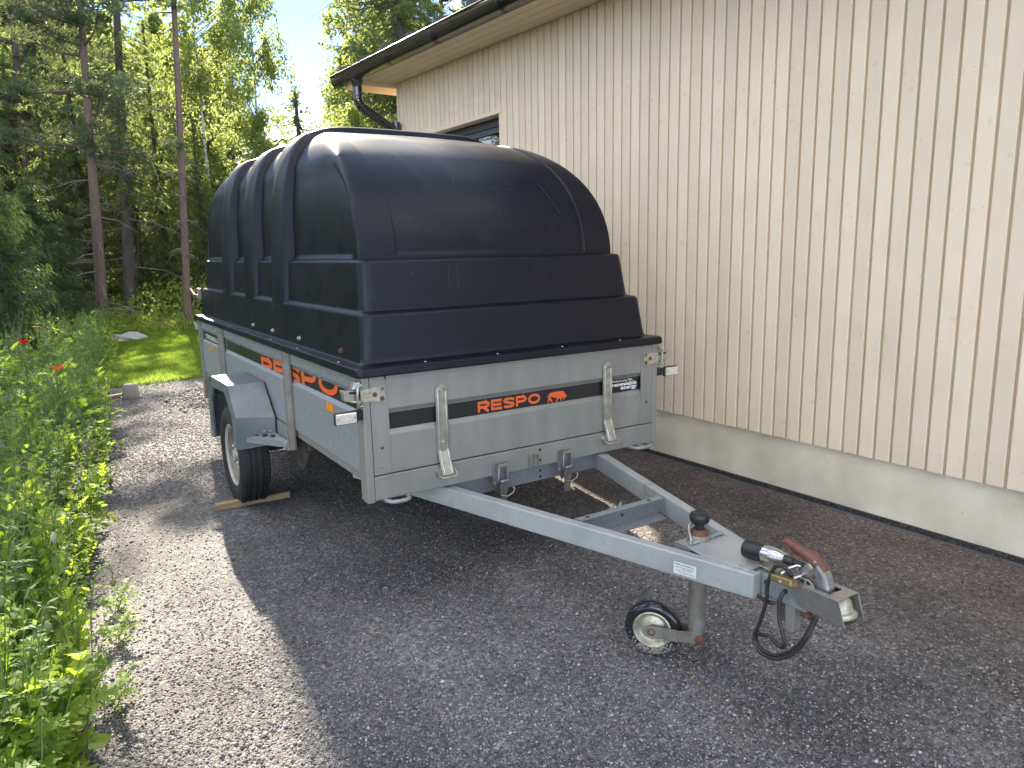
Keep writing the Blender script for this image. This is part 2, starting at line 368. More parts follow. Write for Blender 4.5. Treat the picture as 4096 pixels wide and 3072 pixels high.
# font lettering
def font_text(name, s, fr, m_, parent, size=1.0, off=0.0, align='LEFT', width=None):
    cu = D.curves.new('lettering', 'FONT'); cu.body = s; cu.size = 1.0; cu.offset = off; cu.align_x = align; cu.resolution_u = 3
    tmp = D.objects.new('lettering', cu); COL.objects.link(tmp)
    dg = bpy.context.evaluated_depsgraph_get(); me = D.meshes.new_from_object(tmp.evaluated_get(dg)); D.objects.remove(tmp)
    co = np.array([v.co[:] for v in me.vertices])
    x0, x1 = co[:, 0].min(), co[:, 0].max()
    kx = (width/(x1-x0)) if width else size
    for v in me.vertices: v.co = fr((v.co.x-x0)*kx, v.co.y*size)
    me.materials.clear(); me.materials.append(m_)
    return link(name, me, parent)
font_text('white_lettering', 'Produced using 100%', lambda u, v: (1.279+u, .0128, .7975+v), WHITEP, band_f, .0150, .006, width=.125)
font_text('white_lettering', 'renewable', lambda u, v: (1.276+u, .0128, .7765+v), WHITEP, band_f, .027, .022, width=.158)
font_text('white_lettering', 'energy', lambda u, v: (1.331+u, .0128, .7585+v), WHITEP, band_f, .027, .022, width=.104)
font_text('white_lettering', 'STRONG', lambda u, v: (.0190, 3.23-u, .836+v), WHITEP, band_l, .046, .014, width=.34)
font_text('white_lettering', 'LINE', lambda u, v: (.0190, 2.875-u, .836+v), WHITEP, band_l, .046, .0, width=.20)

# --- stamped straps on the front panel with wire clips
for x, kx in ((.341, 0), (1.233, 0)):
    w2 = .027
    def cap(y, w, top, n=10): return [(w*math.cos(math.pi*i/n), top-w+w*math.sin(math.pi*i/n)) for i in range(n+1)]
    o_ = cap(0, w2, .906)+[(-w2, .618), (w2, .618)]
    mbs = MB().prism(o_, lambda u, v, a: (x+u, a, v), -.006, .002)
    # pressed ridges
    for sgn in (-1, 1):
        mbs.tube([(x+sgn*.018, -.0065, .625), (x+sgn*.018, -.0065, .876)], .0055, 8)
    mbs.tube([(x-.018, -.0065, .876)]+[(x+.018*math.cos(math.pi-math.pi*i/8), -.0065, .876+.014*math.sin(math.pi*i/8)) for i in range(1, 8)]+[(x+.018, -.0065, .876)], .0055, 8)
    # kicked-out foot
    mbs.hexa([(x-w2+.001, -.044, .528), (x+w2-.001, -.044, .528), (x+w2-.001, -.036, .528), (x-w2+.001, -.036, .528),
              (x-w2, -.008, .622), (x+w2, -.008, .622), (x+w2, .002, .622), (x-w2, .002, .622)])
    for sgn in (-1, 1): mbs.tube([(x+sgn*.018, -.0065, .628), (x+sgn*.018, -.044, .532)], .0055, 8)
    st = P_(mbs, 'panel_strap', ZINC, smooth=40, bev=.001)
    for z in (.882, .66):
        P_(MB().lathe([(0, .007), (.003, .0065), (.004, .003), (.002, .0025), (.002, 0)], (x, -.0062, z), (0, -1, 0), 12), 'rivet', YZINC, 40, parent=st)
    P_(MB().tube([(x-.034, -.002, .545), (x-.036, -.03, .522), (x-.03, -.052, .520), (x+.03, -.055, .520), (x+.037, -.05, .528), (x+.037, -.02, .548), (x+.034, -.002, .56)], .003, 8), 'wire_clip', ZINC, 60, parent=st)
    P_(MB().prism([(-.038, .535), (-.022, .505), (-.022, .555)], lambda u, v, a: (x+u, a, v), -.03, -.002), 'clip_lug', ZINC, parent=st)

# --- toggle latches on the sill
for x in (.612, .965):
    mb = MB()
    mb.prism([(-.034, .515), (-.03, .525), (.03, .525), (.034, .515), (.03, .42), (-.012, .38), (-.034, .42)], lambda u, v, a: (x+u, a, v), -.009, -.0015)
    for sg in (-1, 1):
        mb.prism([(-.010, .518), (-.030, .512), (-.024, .44), (-.012, .40), (-.008, .42)], lambda u, v, a: (x+sg*.024+a, u, v), -.0015, .0015)
    tl = P_(mb, 'toggle_latch', LATCHM, bev=.001)
    P_(MB().tube([(x-.024, -.034, .44), (x-.020, -.036, .516), (x+.020, -.036, .516), (x+.024, -.034, .44)], .0035, 8), 'latch_bail', LATCHM, 60, parent=tl)
    P_(MB().box(x-.024, x+.024, -.042, -.030, .512, .522), 'bail_plate', ZINC, bev=.001, parent=tl)
    h = MB().hexa([(x-.016, -.030, .325), (x+.016, -.030, .325), (x+.016, -.026, .325), (x-.016, -.026, .325), (x-.02, -.048, .445), (x+.02, -.048, .445), (x+.02, -.040, .445), (x-.02, -.040, .445)])
    h.tube([(x-.02, -.044, .447), (x+.02, -.044, .447)], .008, 10)
    P_(h, 'latch_lever', LATCHM, 40, bev=.001, parent=tl)
    P_(MB().tube([(x-.022, -.05, .388), (x+.004, -.058, .38), (x+.034, -.06, .392), (x+.05, -.05, .405), (x+.046, -.04, .41)], .003, 8), 'safety_wire', ZINC, 60, parent=tl)
    P_(MB().lathe([(0, .007), (.004, .005), (.005, 0)], (x-.024, -.009, .43), (0, -1, 0), 12), 'rivet', ZINC, 40, parent=tl)
# bracket with two ears, and bolt holes
mb = MB().box(.768, .818, -.004, -.001, .475, .525)
mb.box(.768, .7705, -.024, -.001, .475, .53).box(.793, .7955, -.024, -.001, .475, .53).box(.815, .8175, -.020, -.001, .478, .525)
P_(mb, 'plug_bracket', ZINC, bev=.0008)
for z in (.541, .492, .443, .414): P_(MB().lathe([(0, .0065), (.0008, .0065), (.0008, 0)], (.834, -.0012, z), (0, -1, 0), 12), 'bolt_hole', HOLE)
# corner latches and hinge plates
for sx in (0, 1):
    X = (lambda x: x) if not sx else (lambda x: W-x)
    poly = [(-.006, .918), (.04, .926), (.094, .929), (.096, .867), (.045, .866), (.02, .872), (-.006, .876)]
    hp = P_(MB().prism([(X(a), b) for a, b in poly], lambda u, v, a: (u, a, v), -.0045, -.0021), 'hinge_plate', YZINC, bev=.0008)
    for x, z in ((.083, .918), (.082, .878), (.052, .897)):
        P_(MB().lathe([(0, .010), (.002, .0095), (.0035, .005), (.002, .004), (.002, 0)], (X(x), -.0044, z), (0, -1, 0), 14), 'rivet', RUST if x < .06 or z < .9 else RUSTZ, 40, parent=hp)
    # over-centre latch wrapping the corner
    mb = MB()
    g = (-1 if not sx else 1); x0 = 0 if not sx else W
    mb.box(min(x0+g*.002, x0+g*.006), max(x0+g*.002, x0+g*.006), .0, .05, .855, .945)
    cl = P_(mb, 'corner_latch', ZINC, bev=.001)
    P_(MB().hexa([(x0+g*.012, .00, .868), (x0+g*.012, .05, .868), (x0+g*.075, .02, .886), (x0+g*.07, -.004, .884), (x0+g*.012, .00, .918), (x0+g*.012, .05, .918), (x0+g*.082, .02, .928), (x0+g*.075, -.004, .926)]), 'latch_lever', ZINC, bev=.003, parent=cl)
    P_(MB().tube([(x0+g*.003, -.01, .86), (x0+g*.018, -.012, .858), (x0+g*.022, -.012, .90), (x0+g*.018, -.012, .94), (x0+g*.003, -.01, .942)], .0055, 8), 'latch_bail', ZINC, 60, parent=cl)
    P_(MB().hexa([(x0+g*.001, -.008, .935), (x0+g*.04, -.004, .925), (x0+g*.04, .03, .925), (x0+g*.001, .04, .935), (x0+g*.006, -.002, .955), (x0+g*.028, 0, .953), (x0+g*.028, .02, .953), (x0+g*.006, .03, .955)]), 'latch_hook', ZINC, bev=.002, parent=cl)
    P_(MB().tube([(x0+g*.01, -.006, .912), (x0+g*.05, -.006, .916)], .005, 8), 'latch_pin', HOLE, 60, parent=cl)
    P_(MB().tube([(x0+g*.01, -.008, .876), (x0+g*.045, -.006, .88)], .005, 8), 'latch_pin', ZINC, 60, parent=cl)
# side marker lamps on arms
for sx in (0, 1):
    g = (-1 if not sx else 1); x0 = 0 if not sx else W
    mb = MB().hexa([(x0, -.006, .803), (x0+g*.03, -.012, .805), (x0+g*.03, .02, .805), (x0, .03, .803), (x0, -.006, .845), (x0+g*.03, -.012, .843), (x0+g*.03, .02, .843), (x0, .03, .845)])
    mb.hexa([(x0+g*.028, -.022, .798), (x0+g*.123, -.024, .800), (x0+g*.123, -.010, .800), (x0+g*.028, -.010, .798), (x0+g*.028, -.022, .850), (x0+g*.121, -.024, .847), (x0+g*.121, -.010, .847), (x0+g*.028, -.010, .850)])
    mk = P_(mb, 'marker_lamp', BPLAST, bev=.004)
    xs = sorted((x0+g*.036, x0+g*.117))
    P_(MB().box(xs[0], xs[1], -.032, -.020, .803, .844), 'lens', LENSW, bev=.003, parent=mk)
    for xx in (.043, .110): P_(MB().lathe([(0, .0045), (.002, .004), (.002, 0)], (x0+g*xx, -.0318, .824), (0, -1, 0), 10), 'screw', ZINC, parent=mk)
    P_(MB().lathe([(0, .009), (.001, .009), (.001, 0)], (x0+g*.077, -.0322, .824), (0, -1, 0), 20), 'lens_disc', mat('lens_disc', (.6, .56, .48), .2) if not sx else D.materials['lens_disc'], parent=mk)
# amber reflectors on the sides
for y in (.41, 2.99):
    P_(MB().box(.003, .0098, y-.040, y+.040, .765, .797), 'amber_reflector', AMBER, bev=.002)
P_(MB().box(W-.0098, W-.003, .37, .45, .765, .797), 'amber_reflector', AMBER, bev=.002)
# lashing loops below the sill
for xa, xb in ((.075, .172), (W-.172, W-.062)):
    P_(MB().tube([(xa, .03, .458), (xa, -.015, .462), (xa+.012, -.040, .462), (xa+.03, -.048, .462), (xb-.03, -.048, .462), (xb-.012, -.040, .462), (xb, -.015, .462), (xb, .03, .458)], .0085, 10), 'lashing_loop', GALV, 60)
# under-frame, axle, wheels, mudguards
P_(MB().box(.33, 1.245, .052, .10, .3755, .4635), 'front_cross_member', GALV, bev=.004)
mb = MB()
for a, b in (((.40, .1, .44), (.33, 3.2, .44)), ((1.17, .1, .44), (1.24, 3.2, .44))): mb.bar(a, b, .05, .09)
for y in (.9, 2.4, 3.2): mb.box(.05, W-.05, y, y+.04, .46, .528)
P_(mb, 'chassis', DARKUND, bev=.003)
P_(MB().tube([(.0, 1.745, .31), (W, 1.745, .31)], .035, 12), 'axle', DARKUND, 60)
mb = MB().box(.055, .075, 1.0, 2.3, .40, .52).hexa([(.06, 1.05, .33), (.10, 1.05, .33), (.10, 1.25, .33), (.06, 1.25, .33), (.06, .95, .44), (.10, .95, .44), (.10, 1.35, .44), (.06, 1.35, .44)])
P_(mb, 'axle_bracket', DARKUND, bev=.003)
mb = MB().prism([(.2, .528), (.2, .505), (.55, .43), (.62, .40), (.66, .41), (.72, .45), (.72, .528)], lambda u, v, a: (a, u, v), .20, .206)
P_(mb, 'tail_lamp_board', GALV, bev=.001)
WY, WZ, WR = 1.745, .288, .29
for sx in (0, 1):
    g = (-1 if not sx else 1); x0 = .0 if not sx else W    # wheel from x0 outward
    wc = (x0, WY, WZ); ax = (g, 0, 0)
    tp = [(.025, .178), (.008, .20), (.002, .235), (.006, .265), (.018, .284), (.03, .289)]
    for c in (.052, .085, .118): tp += [(c-.006, .291), (c-.004, .283), (c+.004, .283), (c+.006, .291)]
    tp += [(.143, .289), (.155, .284), (.166, .265), (.170, .235), (.164, .20), (.148, .178)]
    wh = P_(MB().lathe(tp, wc, ax, 64, closed=True), 'wheel', RUBBER, 40)
    # tread sipes as small blocks on the shoulder
    mbt = MB()
    for k in range(72):
        t = 2*math.pi*k/72; cy, cz = math.cos(t), math.sin(t)
        for a0, a1 in ((.018, .042), (.128, .152)):
            q = []
            for rr in (.2875, .2925):
                for aa, dt in ((a0, -.032), (a1, -.032), (a1, .032), (a0, .032)):
                    q.append((x0+g*aa, WY+rr*math.cos(t+dt), WZ+rr*math.sin(t+dt)))
            mbt.hexa(q)
    P_(mbt, 'tread_blocks', RUBBER, parent=wh, kind='stuff')
    rim = P_(MB().lathe([(.146, .182), (.156, .184), (.158, .178), (.150, .170), (.144, .167)], wc, ax, 48, caps=False), 'rim', RIMW, 40, parent=wh)
    P_(MB().lathe([(.1438, .1672), (.118, .161), (.09, .156), (.070, .140), (.072, .112), (.088, .106)], wc, ax, 48, caps=False), 'rim_well', RIM_SHADE, 40, parent=wh)
    P_(MB().lathe([(.086, .107), (.112, .100), (.128, .090), (.131, .062), (.12, .045), (.118, .034), (.135, .030), (.150, .028), (.152, 0)], wc, ax, 48, caps=False), 'hub_disc', RIMW, 40, parent=wh)
    for k in range(8):
        t = math.pi/8+k*math.pi/4; q_ = []
        for rr, aa in ((.122, .0935), (.148, .0935)):
            for dt in (-.13, .13): q_.append((rr, dt))
        cy, cz = math.cos(t), math.sin(t)
        P_(MB().lathe([(0, .012), (.003, .012), (.003, 0)], (x0+g*.0725, WY+.128*cy, WZ+.128*cz), ax, 12), 'rim_shade_disc', HOLE, parent=wh)  # black discs added to deepen the shaded gap round the hub
    for k in range(4):
        t = math.pi/4+k*math.pi/2
        P_(MB().lathe([(.12, .012), (.138, .012), (.146, .008), (.147, 0)], (x0, WY+.06*math.cos(t), WZ+.06*math.sin(t)), ax, 6), 'wheel_bolt', ZINC, parent=wh)
    # mudguard: outer plate with arch, top strip and front and rear slopes
    out = [(2.18, .31), (2.165, .59), (2.00, .727), (1.55, .734), (1.415, .575), (1.455, .385)]
    inn = [(2.085, .33), (2.075, .56), (1.975, .665), (1.66, .68), (1.52, .575), (1.50, .41)]
    inner_edge = [(2.18, .31), (2.16, .59), (1.99, .735), (1.50, .742), (1.315, .575), (1.33, .42)]
    xo = x0+g*.185; V = []; F = []
    for y, z in out: V.append((xo, y, z))
    for y, z in inn: V.append((xo, y, z))
    for i in range(5): F.append((i, i+1, 7+i, 6+i))
    k = len(V)
    for y, z in inner_edge: V.append((x0+g*.002 if not sx else x0+g*.002, y, z))
    for i in range(5): F.append((i, i+1, k+i+1, k+i))
    k2 = len(V)
    for y, z in inn: V.append((xo-g*.012, y, z))
    for i in range(5): F.append((6+i, 7+i, k2+i+1, k2+i))
    md = P_(MB().add(V, F), 'mudguard', FENDER, smooth=70)
    so = md.modifiers.new('thickness', 'SOLIDIFY'); so.thickness = .004; so.offset = 0
    bevel(md, .020, 4, 20)
    P_(MB().box(min(x0, x0+g*.003), max(x0, x0+g*.003), 1.42, 2.1, .44, .64), 'inner_plate', DARKUND, parent=md)
    for yy, xx in ((1.44, .165), (1.33, .06), (1.325, .03)):
        P_(MB().lathe([(0, .007), (.003, .006), (.004, 0)], (x0+g*xx, yy-.0, .487 if xx > .1 else .50), (0, -1, 0), 10), 'rivet', RUST if xx > .1 else ZINC, 40, parent=md)
    # perforated step bracket in front of the mudguard
    V = [(x0+g*.150, 1.44, .455), (x0+g*.004, 1.06, .488), (x0+g*.004, 1.36, .488), (x0+g*.12, 1.44, .470)]
    mb = MB().hexa([Vector(v)-Vector((0, 0, .004)) for v in V]+V)
    mb.hexa([(x0+g*.150, 1.44, .430), (x0+g*.004, 1.06, .455), (x0+g*.004, 1.066, .455), (x0+g*.146, 1.446, .430), (x0+g*.150, 1.44, .455), (x0+g*.004, 1.06, .488), (x0+g*.004, 1.066, .488), (x0+g*.146, 1.446, .455)])
    stp = P_(mb, 'step_plate', GALV, bev=.001)
    for k in range(4):
        f = .18+.2*k; px = x0+g*(.15-.146*f*.9-.012); py = 1.44-.38*f*.9+.06+.03*f
        P_(MB().lathe([(0, .015), (.004, .012), (.0045, .008)], (px, py, .4600+.032*f), (0, 0, 1), 12), 'grip_hole', HOLE, 40, parent=stp)
P_(MB().box(.008, .02, 1.06, 1.40, .46, .56), 'mudguard_bracket', GALV2, bev=.001)
# wooden-look under bolt on the panel side
P_(MB().lathe([(0, .010), (.003, .009), (.004, .006), (.008, .006), (.009, 0)], (.0095, .52, .904), (-1, 0, 0), 6), 'hex_bolt', ZINC)
# ------------------------------------------------------------------ the hood
def rring(xl, xr, yf, yr, z, r, n=7):
    pts = []
    for cx, cy, a0 in ((xr-r, yf+r, -90), (xr-r, yr-r, 0), (xl+r, yr-r, 90), (xl+r, yf+r, 180)):
        for i in range(n):
            t = rad(a0+90*i/(n-1)); pts.append((cx+r*math.cos(t), cy+r*math.sin(t), z))
    return pts
levels = []   # (x inset, front inset, rear inset, z, corner radius)
def lv(a, f, b, z, r): levels.append(rring(a, W-a, f, L-b, z, r))
lv(-.004, -.004, -.004, .985, .02); lv(-.012, -.012, -.012, .968, .02); lv(-.020, -.022, -.022, .968, .025); lv(-.024, -.026, -.026, .974, .028); lv(-.022, -.024, -.024, .996, .028)
lv(-.016, -.018, -.018, 1.004, .026); lv(.004, .010, .004, 1.006, .026); lv(.020, .034, .014, 1.007, .034); lv(.028, .044, .02, 1.013, .036); lv(.031, .050, .022, 1.03, .038)
lv(.047, .072, .034, 1.188, .045); lv(.049, .076, .036, 1.197, .045); lv(.054, .083, .041, 1.203, .045); lv(.064, .118, .052, 1.206, .045); lv(.072, .130, .058, 1.214, .045)
lv(.085, .162, .072, 1.398, .05); lv(.087, .166, .074, 1.406, .05); lv(.092, .173, .079, 1.411, .05); lv(.104, .215, .092, 1.414, .05); lv(.16, .30, .15, 1.414, .04)
n = len(levels[0]); V = [p for r in levels for p in r]
F = [(i*n+k, i*n+(k+1) % n, (i+1)*n+(k+1) % n, (i+1)*n+k) for i in range(len(levels)-1) for k in range(n)]
HB, HH, HW_ = 1.413, .644, .672
YF0, YR0 = .232, 3.325
def smooth(a, b, x):
    t = np.clip((x-a)/(b-a), 0, 1); return t*t*(3-2*t)
us = np.concatenate([np.linspace(0, .96, 66)]); grv = np.linspace(.738, .760, 9)
xs_side = (1-us**3)**(1/6.6)
xs_side = np.unique(np.concatenate([xs_side, grv]))[::-1]                      # 1 .. .62
xs = np.concatenate([-xs_side, np.linspace(-xs_side[-1], xs_side[-1], 92)[1:-1], xs_side[::-1]])
uy = np.linspace(0, .985, 80)
yf_ = YF0+1.16*(1-np.sqrt(1-uy**2.2)); uyr = np.linspace(0, .985, 46); yr_ = YR0-.62*(1-np.sqrt(1-uyr**3))
ys = np.concatenate([yf_, np.linspace(yf_[-1], yr_[-1], 110)[1:-1], yr_[::-1]])
X, Y = np.meshgrid(xs, ys)
ux = np.maximum(0, 1-np.abs(X)**6.6)**(1/3.)
t = np.clip((Y-YF0)/1.16, 0, 1); uf = (1-(1-t)**2)**(1/2.2)
t = np.clip((YR0-Y)/.62, 0, 1); ur = (1-(1-t)**2)**(1/3.)
q = 7.0
u = 1-((1-ux)**q+(1-uf)**q+(1-ur)**q)**(1/q); u = np.clip(u, 0, 1)
Z = HB+HH*u+.018*(1-X**2)*np.clip(u*1.6-.6, 0, 1)
XX = .78+HW_*X; YY = Y.copy()
# pressed relief: front field between the shoulder bands, inner field, side fields
Nx = np.gradient(Z, axis=1)/np.gradient(XX, axis=1); Ny = np.gradient(Z, axis=0)/np.gradient(YY, axis=0)
nl = np.sqrt(Nx**2+Ny**2+1); nx, ny, nz = -Nx/nl, -Ny/nl, 1/nl
front = smooth(1.432, 1.440, Z)*(1-smooth(.744, .750, np.abs(X)))*(1-smooth(1.0, 1.02, YY))
inner = smooth(1.552, 1.566, Z)*smooth(.318, .334, X+.78-.0*Z)*0
xin = .40+.35*(1.95-Z)                              # slanted left edge of the faint inner field
inner = smooth(1.545, 1.562, Z)*smooth(0, .06, XX-xin)*(1-smooth(1.17, 1.20, XX+.0*Z))*(1-smooth(.9, 1.1, YY))
side = smooth(.90, .985, np.abs(nx))*(smooth(0, .03, YY-(YF0+.055+.9*np.clip(u-.25, 0, 1)**1.8)))*(1-smooth(1.78, 1.90, Z))*smooth(1.423, 1.430, Z)
d = -.008*front-.0016*inner-.010*side
XX += nx*d; YY += ny*d; Z += nz*d
ny_, nx_ = X.shape; k = len(V)
V += np.stack([XX, YY, Z], -1).reshape(-1, 3).tolist()
F += [(k+j*nx_+i, k+j*nx_+i+1, k+(j+1)*nx_+i+1, k+(j+1)*nx_+i) for j in range(ny_-1) for i in range(nx_-1)]
hood = link('hood', mesh_from('hood', V, F, PLASTIC, 180), trailer)
wmd = hood.modifiers.new('weighted_normals', 'WEIGHTED_NORMAL'); wmd.keep_sharp = True; wmd.weight = 90
hood['label'] = 'tall domed black plastic hood with two stepped tiers and three ribs'
# ribs running up the sides and over the roof
for yc in (1.27, 1.885, 2.505):
    prof = [(-.150, 0), (-.143, .004), (-.125, .80), (-.117, .95), (-.105, 1.0), (.105, 1.0), (.117, .95), (.125, .80), (.143, .004), (.150, 0)]
    path = []
    H0, R0, HT = 1.190, .734, .897
    uu = np.concatenate([np.linspace(0, .95, 40)]); xx = (1-uu**3.3)**(1/7.4)
    pl = [(-a, b) for a, b in zip(xx, uu)]
    mid = [(a, max(0, 1-abs(a)**6.6)**(1/3.2)) for a in np.linspace(-xx[-1], xx[-1], 26)[1:-1]]
    pr = [(a, b) for a, b in zip(xx[::-1], uu[::-1])]
    path = pl+mid+pr
    def rp(a, b, depth):   # outer (depth 1) and foot (depth 0) positions
        lean = .022*min(1, b*2.2)
        R = R0-lean; out = (.78+R*a, H0+HT*b+.010*(1-a*a)*max(0, b*1.6-.6))
        Ri = R0-.075; Hi = HT-.065
        inn_ = (.78+Ri*a, H0+Hi*b+.012*(1-a*a)*max(0, b*1.6-.6))
        return (inn_[0]+(out[0]-inn_[0])*depth, inn_[1]+(out[1]-inn_[1])*depth)
    V = []; F = []
    for a, b in path:
        for dy, dep in prof:
            x, z = rp(a, b, dep); V.append((x, yc+dy*(.92 if dep > .9 else 1), z))
    m_ = len(prof)
    for i in range(len(path)-1):
        for j in range(m_-1): F.append((i*m_+j, i*m_+j+1, (i+1)*m_+j+1, (i+1)*m_+j))
    rb = P_(MB().add(V, F), 'rib', PLASTIC, smooth=75, parent=hood)
# lid screws on the lower side and rim rivets
for y, mm in ((1.766, ZINC), (1.347, ZINC), (.872, ZINC), (.29, RUST)):
    P_(MB().lathe([(0, .014), (.003, .013), (.004, .009), (.010, .009), (.012, .006), (.012, 0)], (.033, y, 1.04), (-1, 0, .1), 10), 'hood_screw', mm, 40, parent=hood)
rivs = [(-.006, y, 1.0045) for y in (2.721, 2.229, 1.749, 1.253, .78, .222)]+[(x, -.004, 1.0045) for x in (.275, .618, .963, 1.307)]
for p in rivs: P_(MB().lathe([(0, .0065), (.002, .006), (.003, .003), (.003, 0)], p, (0, 0, 1), 10), 'rim_rivet', ZINC, 40, parent=hood)
# faint scratches on the front of the hood are thin raised scuff lines
SCUFF = mat('scuff_mark', (.075, .08, .088), .7)
def front_pt(x, z, off=.0012):
    zz = (z-HB)/HH; yv = YF0+1.27*(1-math.sqrt(max(0, 1-max(0, zz)**2.2)))
    return (x, yv+.010+.0055-.004+off*-1+.0, z)
# rusty over-centre catch at the rear corner of the hood
g = MB().box(.012, .030, 3.30, 3.385, 1.125, 1.205).box(-.004, .016, 3.33, 3.37, 1.13, 1.16)
hl = P_(g, 'hood_catch', RUSTZ, bev=.002)
P_(MB().tube([(-.002, 3.35, 1.15), (-.006, 3.42, 1.085), (-.012, 3.46, 1.05), (-.015, 3.462, .965), (-.006, 3.44, .945)], .006, 8), 'catch_rod', RUST, 60, parent=hl)
P_(MB().box(-.022, -.004, 3.37, 3.45, .89, .94), 'catch_plate', ZINC, bev=.004, parent=hl)
P_(MB().hexa([(-.02, 3.34, 1.13), (-.004, 3.34, 1.13), (-.004, 3.50, 1.19), (-.02, 3.50, 1.19), (-.02, 3.34, 1.16), (-.004, 3.34, 1.16), (-.004, 3.51, 1.205), (-.02, 3.51, 1.205)]), 'catch_lever', RUST, bev=.002, parent=hl)

# ------------------------------------------------------------------ drawbar
def beam_x(y, side, inner=False): return XC+side*((.443+.29*y)-(.055 if inner else 0))
for s in (-1, 1):
    mb = MB(); y1 = -1.285
    P = []
    for z in (.377, .457):
        P += [(beam_x(.62, s), .62, z), (beam_x(.62, s, 1), .62, z), (beam_x(y1, s, 1) if abs(beam_x(y1, s, 1)-XC) > .032 else XC+s*.033, y1, z), (beam_x(y1, s), y1, z)]
    P_(mb.hexa(P), 'drawbar_beam', GALVB, bev=.0045)
# cross bar (channel section, open to the front)
xa, xb = beam_x(-.60, -1, 1), beam_x(-.60, 1, 1)
sec = [(-.655, .377), (-.655, .382), (-.600, .382), (-.600, .450), (-.625, .450), (-.625, .455), (-.594, .455), (-.594, .377)]
P_(MB().prism(sec, lambda u, v, a: (a+.29*(u+.6)*(1 if a > XC else -1), u, v), xa+.001, xb-.001), 'cross_bar', GALV, bev=.0008)
for x in (.62, .93): P_(MB().lathe([(0, .008), (.0006, .008), (.0006, 0)], (x, -.611, .4552), (0, 0, 1), 12), 'bolt_hole', HOLE)
P_(MB().lathe([(0, .006), (.0006, .006), (.0006, 0)], (.80, -.6004, .42), (0, -1, 0), 12), 'bolt_hole', HOLE)
# cable ties sticking up from the cross bar
P_(MB().hexa([(.74, -.60, .455), (.76, -.60, .455), (.76, -.596, .455), (.74, -.596, .455), (.755, -.60, .475), (.757, -.60, .475), (.757, -.596, .475), (.755, -.596, .475)]).hexa([(.78, -.60, .455), (.80, -.60, .455), (.80, -.596, .455), (.78, -.596, .455), (.795, -.60, .475), (.797, -.60, .475), (.797, -.596, .475), (.795, -.596, .475)]), 'cable_lug', GALV)
# gusset plate and jockey wheel clamp box
gp = [(.702, -1.035), (.874, -1.035), (.885, -1.10), (.868, -1.185), (.80, -1.262), (.722, -1.262), (.695, -1.10)]
P_(MB().prism(gp, lambda u, v, a: (u, v, a), .4572, .4625), 'gusset_plate', GALVB, bev=.001)
mb = MB().box(.715, .845, -1.030, -.965, .449, .456).box(.715, .720, -1.030, -.965, .395, .449).box(.840, .845, -1.030, -.965, .395, .449).box(.72, .84, -1.030, -1.024, .395, .449)
P_(mb, 'clamp_box', GALV, bev=.001)
P_(MB().lathe([(0, .040), (.004, .041), (.022, .039), (.028, .034)], (XC, -1.004, .452), (0, 0, 1), 28), 'clamp_collar', RUSTZ, 40)
P_(MB().tube([(.732, -1.024, .464), (.745, -1.028, .466), (.86, -1.030, .472), (.868, -1.03, .474)], .007, 8), 'clamp_handle', GALV, 50)
P_(MB().tube([(.745, -1.01, .462), (.747, -.995, .495), (.757, -.985, .51), (.775, -.985, .515)], .0045, 8), 'clamp_rod', ZINC, 50)
P_(MB().lathe([(0, .012), (.006, .011), (.008, .006), (.008, 0)], (.742, -1.012, .458), (0, 0, 1), 10), 'clamp_bolt', ZINC, 40)
# jockey wheel
jt = P_(MB().lathe([(.088, .026), (.088, .0305), (.45, .0305), (.45, .024)], (XC, -1.004, 0), (0, 0, 1), 28), 'jockey_wheel', RUSTZ, 40)
P_(MB().lathe([(.478, .034), (.49, .031), (.498, .022)], (XC, -1.004, 0), (0, 0, 1), 28), 'rust_ring', RUST, 40, parent=jt)
P_(MB().lathe([(.478, .016), (.516, .016), (.518, .024), (.524, .031), (.533, .034), (.546, .034), (.553, .030), (.556, .022), (.554, .019), (.554, 0)], (XC, -1.004, 0), (0, 0, 1), 32), 'crank_knob', BPLAST, 35, parent=jt)
JH = Vector((.700, -.880, .107)); ja = Vector((-.80, -.60, 0)).normalized()
jb = Vector((-.60, .80, 0))
TYJ = mat('jockey_tyre', (.016, .017, .020), .5, 0, (.02, .021, .024), 12, 4)
# sand stuck on the rubber: procedural, lower half only (dirt that stays with the wheel)
nt = TYJ.node_tree; Lk = nt.links.new; b = nt.nodes['Principled BSDF']
tc = nt.nodes['Texture Coordinate']; sp = N(nt, 'ShaderNodeSeparateXYZ'); Lk(tc.outputs['Object'], sp.inputs[0])
nz = N(nt, 'ShaderNodeTexNoise'); nz.inputs['Scale'].default_value = 130; nz.inputs['Detail'].default_value = 4; Lk(tc.outputs['Object'], nz.inputs['Vector'])
mr = N(nt, 'ShaderNodeMapRange'); mr.inputs['From Min'].default_value = .12; mr.inputs['From Max'].default_value = .02; mr.inputs['To Min'].default_value = -.22; mr.inputs['To Max'].default_value = .12; Lk(sp.outputs['Z'], mr.inputs['Value'])
ad = N(nt, 'ShaderNodeMath', operation='ADD'); Lk(nz.outputs['Fac'], ad.inputs[0]); Lk(mr.outputs[0], ad.inputs[1])
th = N(nt, 'ShaderNodeMapRange'); th.inputs['From Min'].default_value = .50; th.inputs['From Max'].default_value = .54; Lk(ad.outputs[0], th.inputs['Value'])
mx = N(nt, 'ShaderNodeMix', data_type='RGBA'); mx.inputs['B'].default_value = (.26, .24, .20, 1)
src = b.inputs['Base Color'].links[0].from_socket; Lk(src, mx.inputs['A']); Lk(th.outputs[0], mx.inputs['Factor']); Lk(mx.outputs['Result'], b.inputs['Base Color'])
Lk(th.outputs[0], b.inputs['Roughness'])
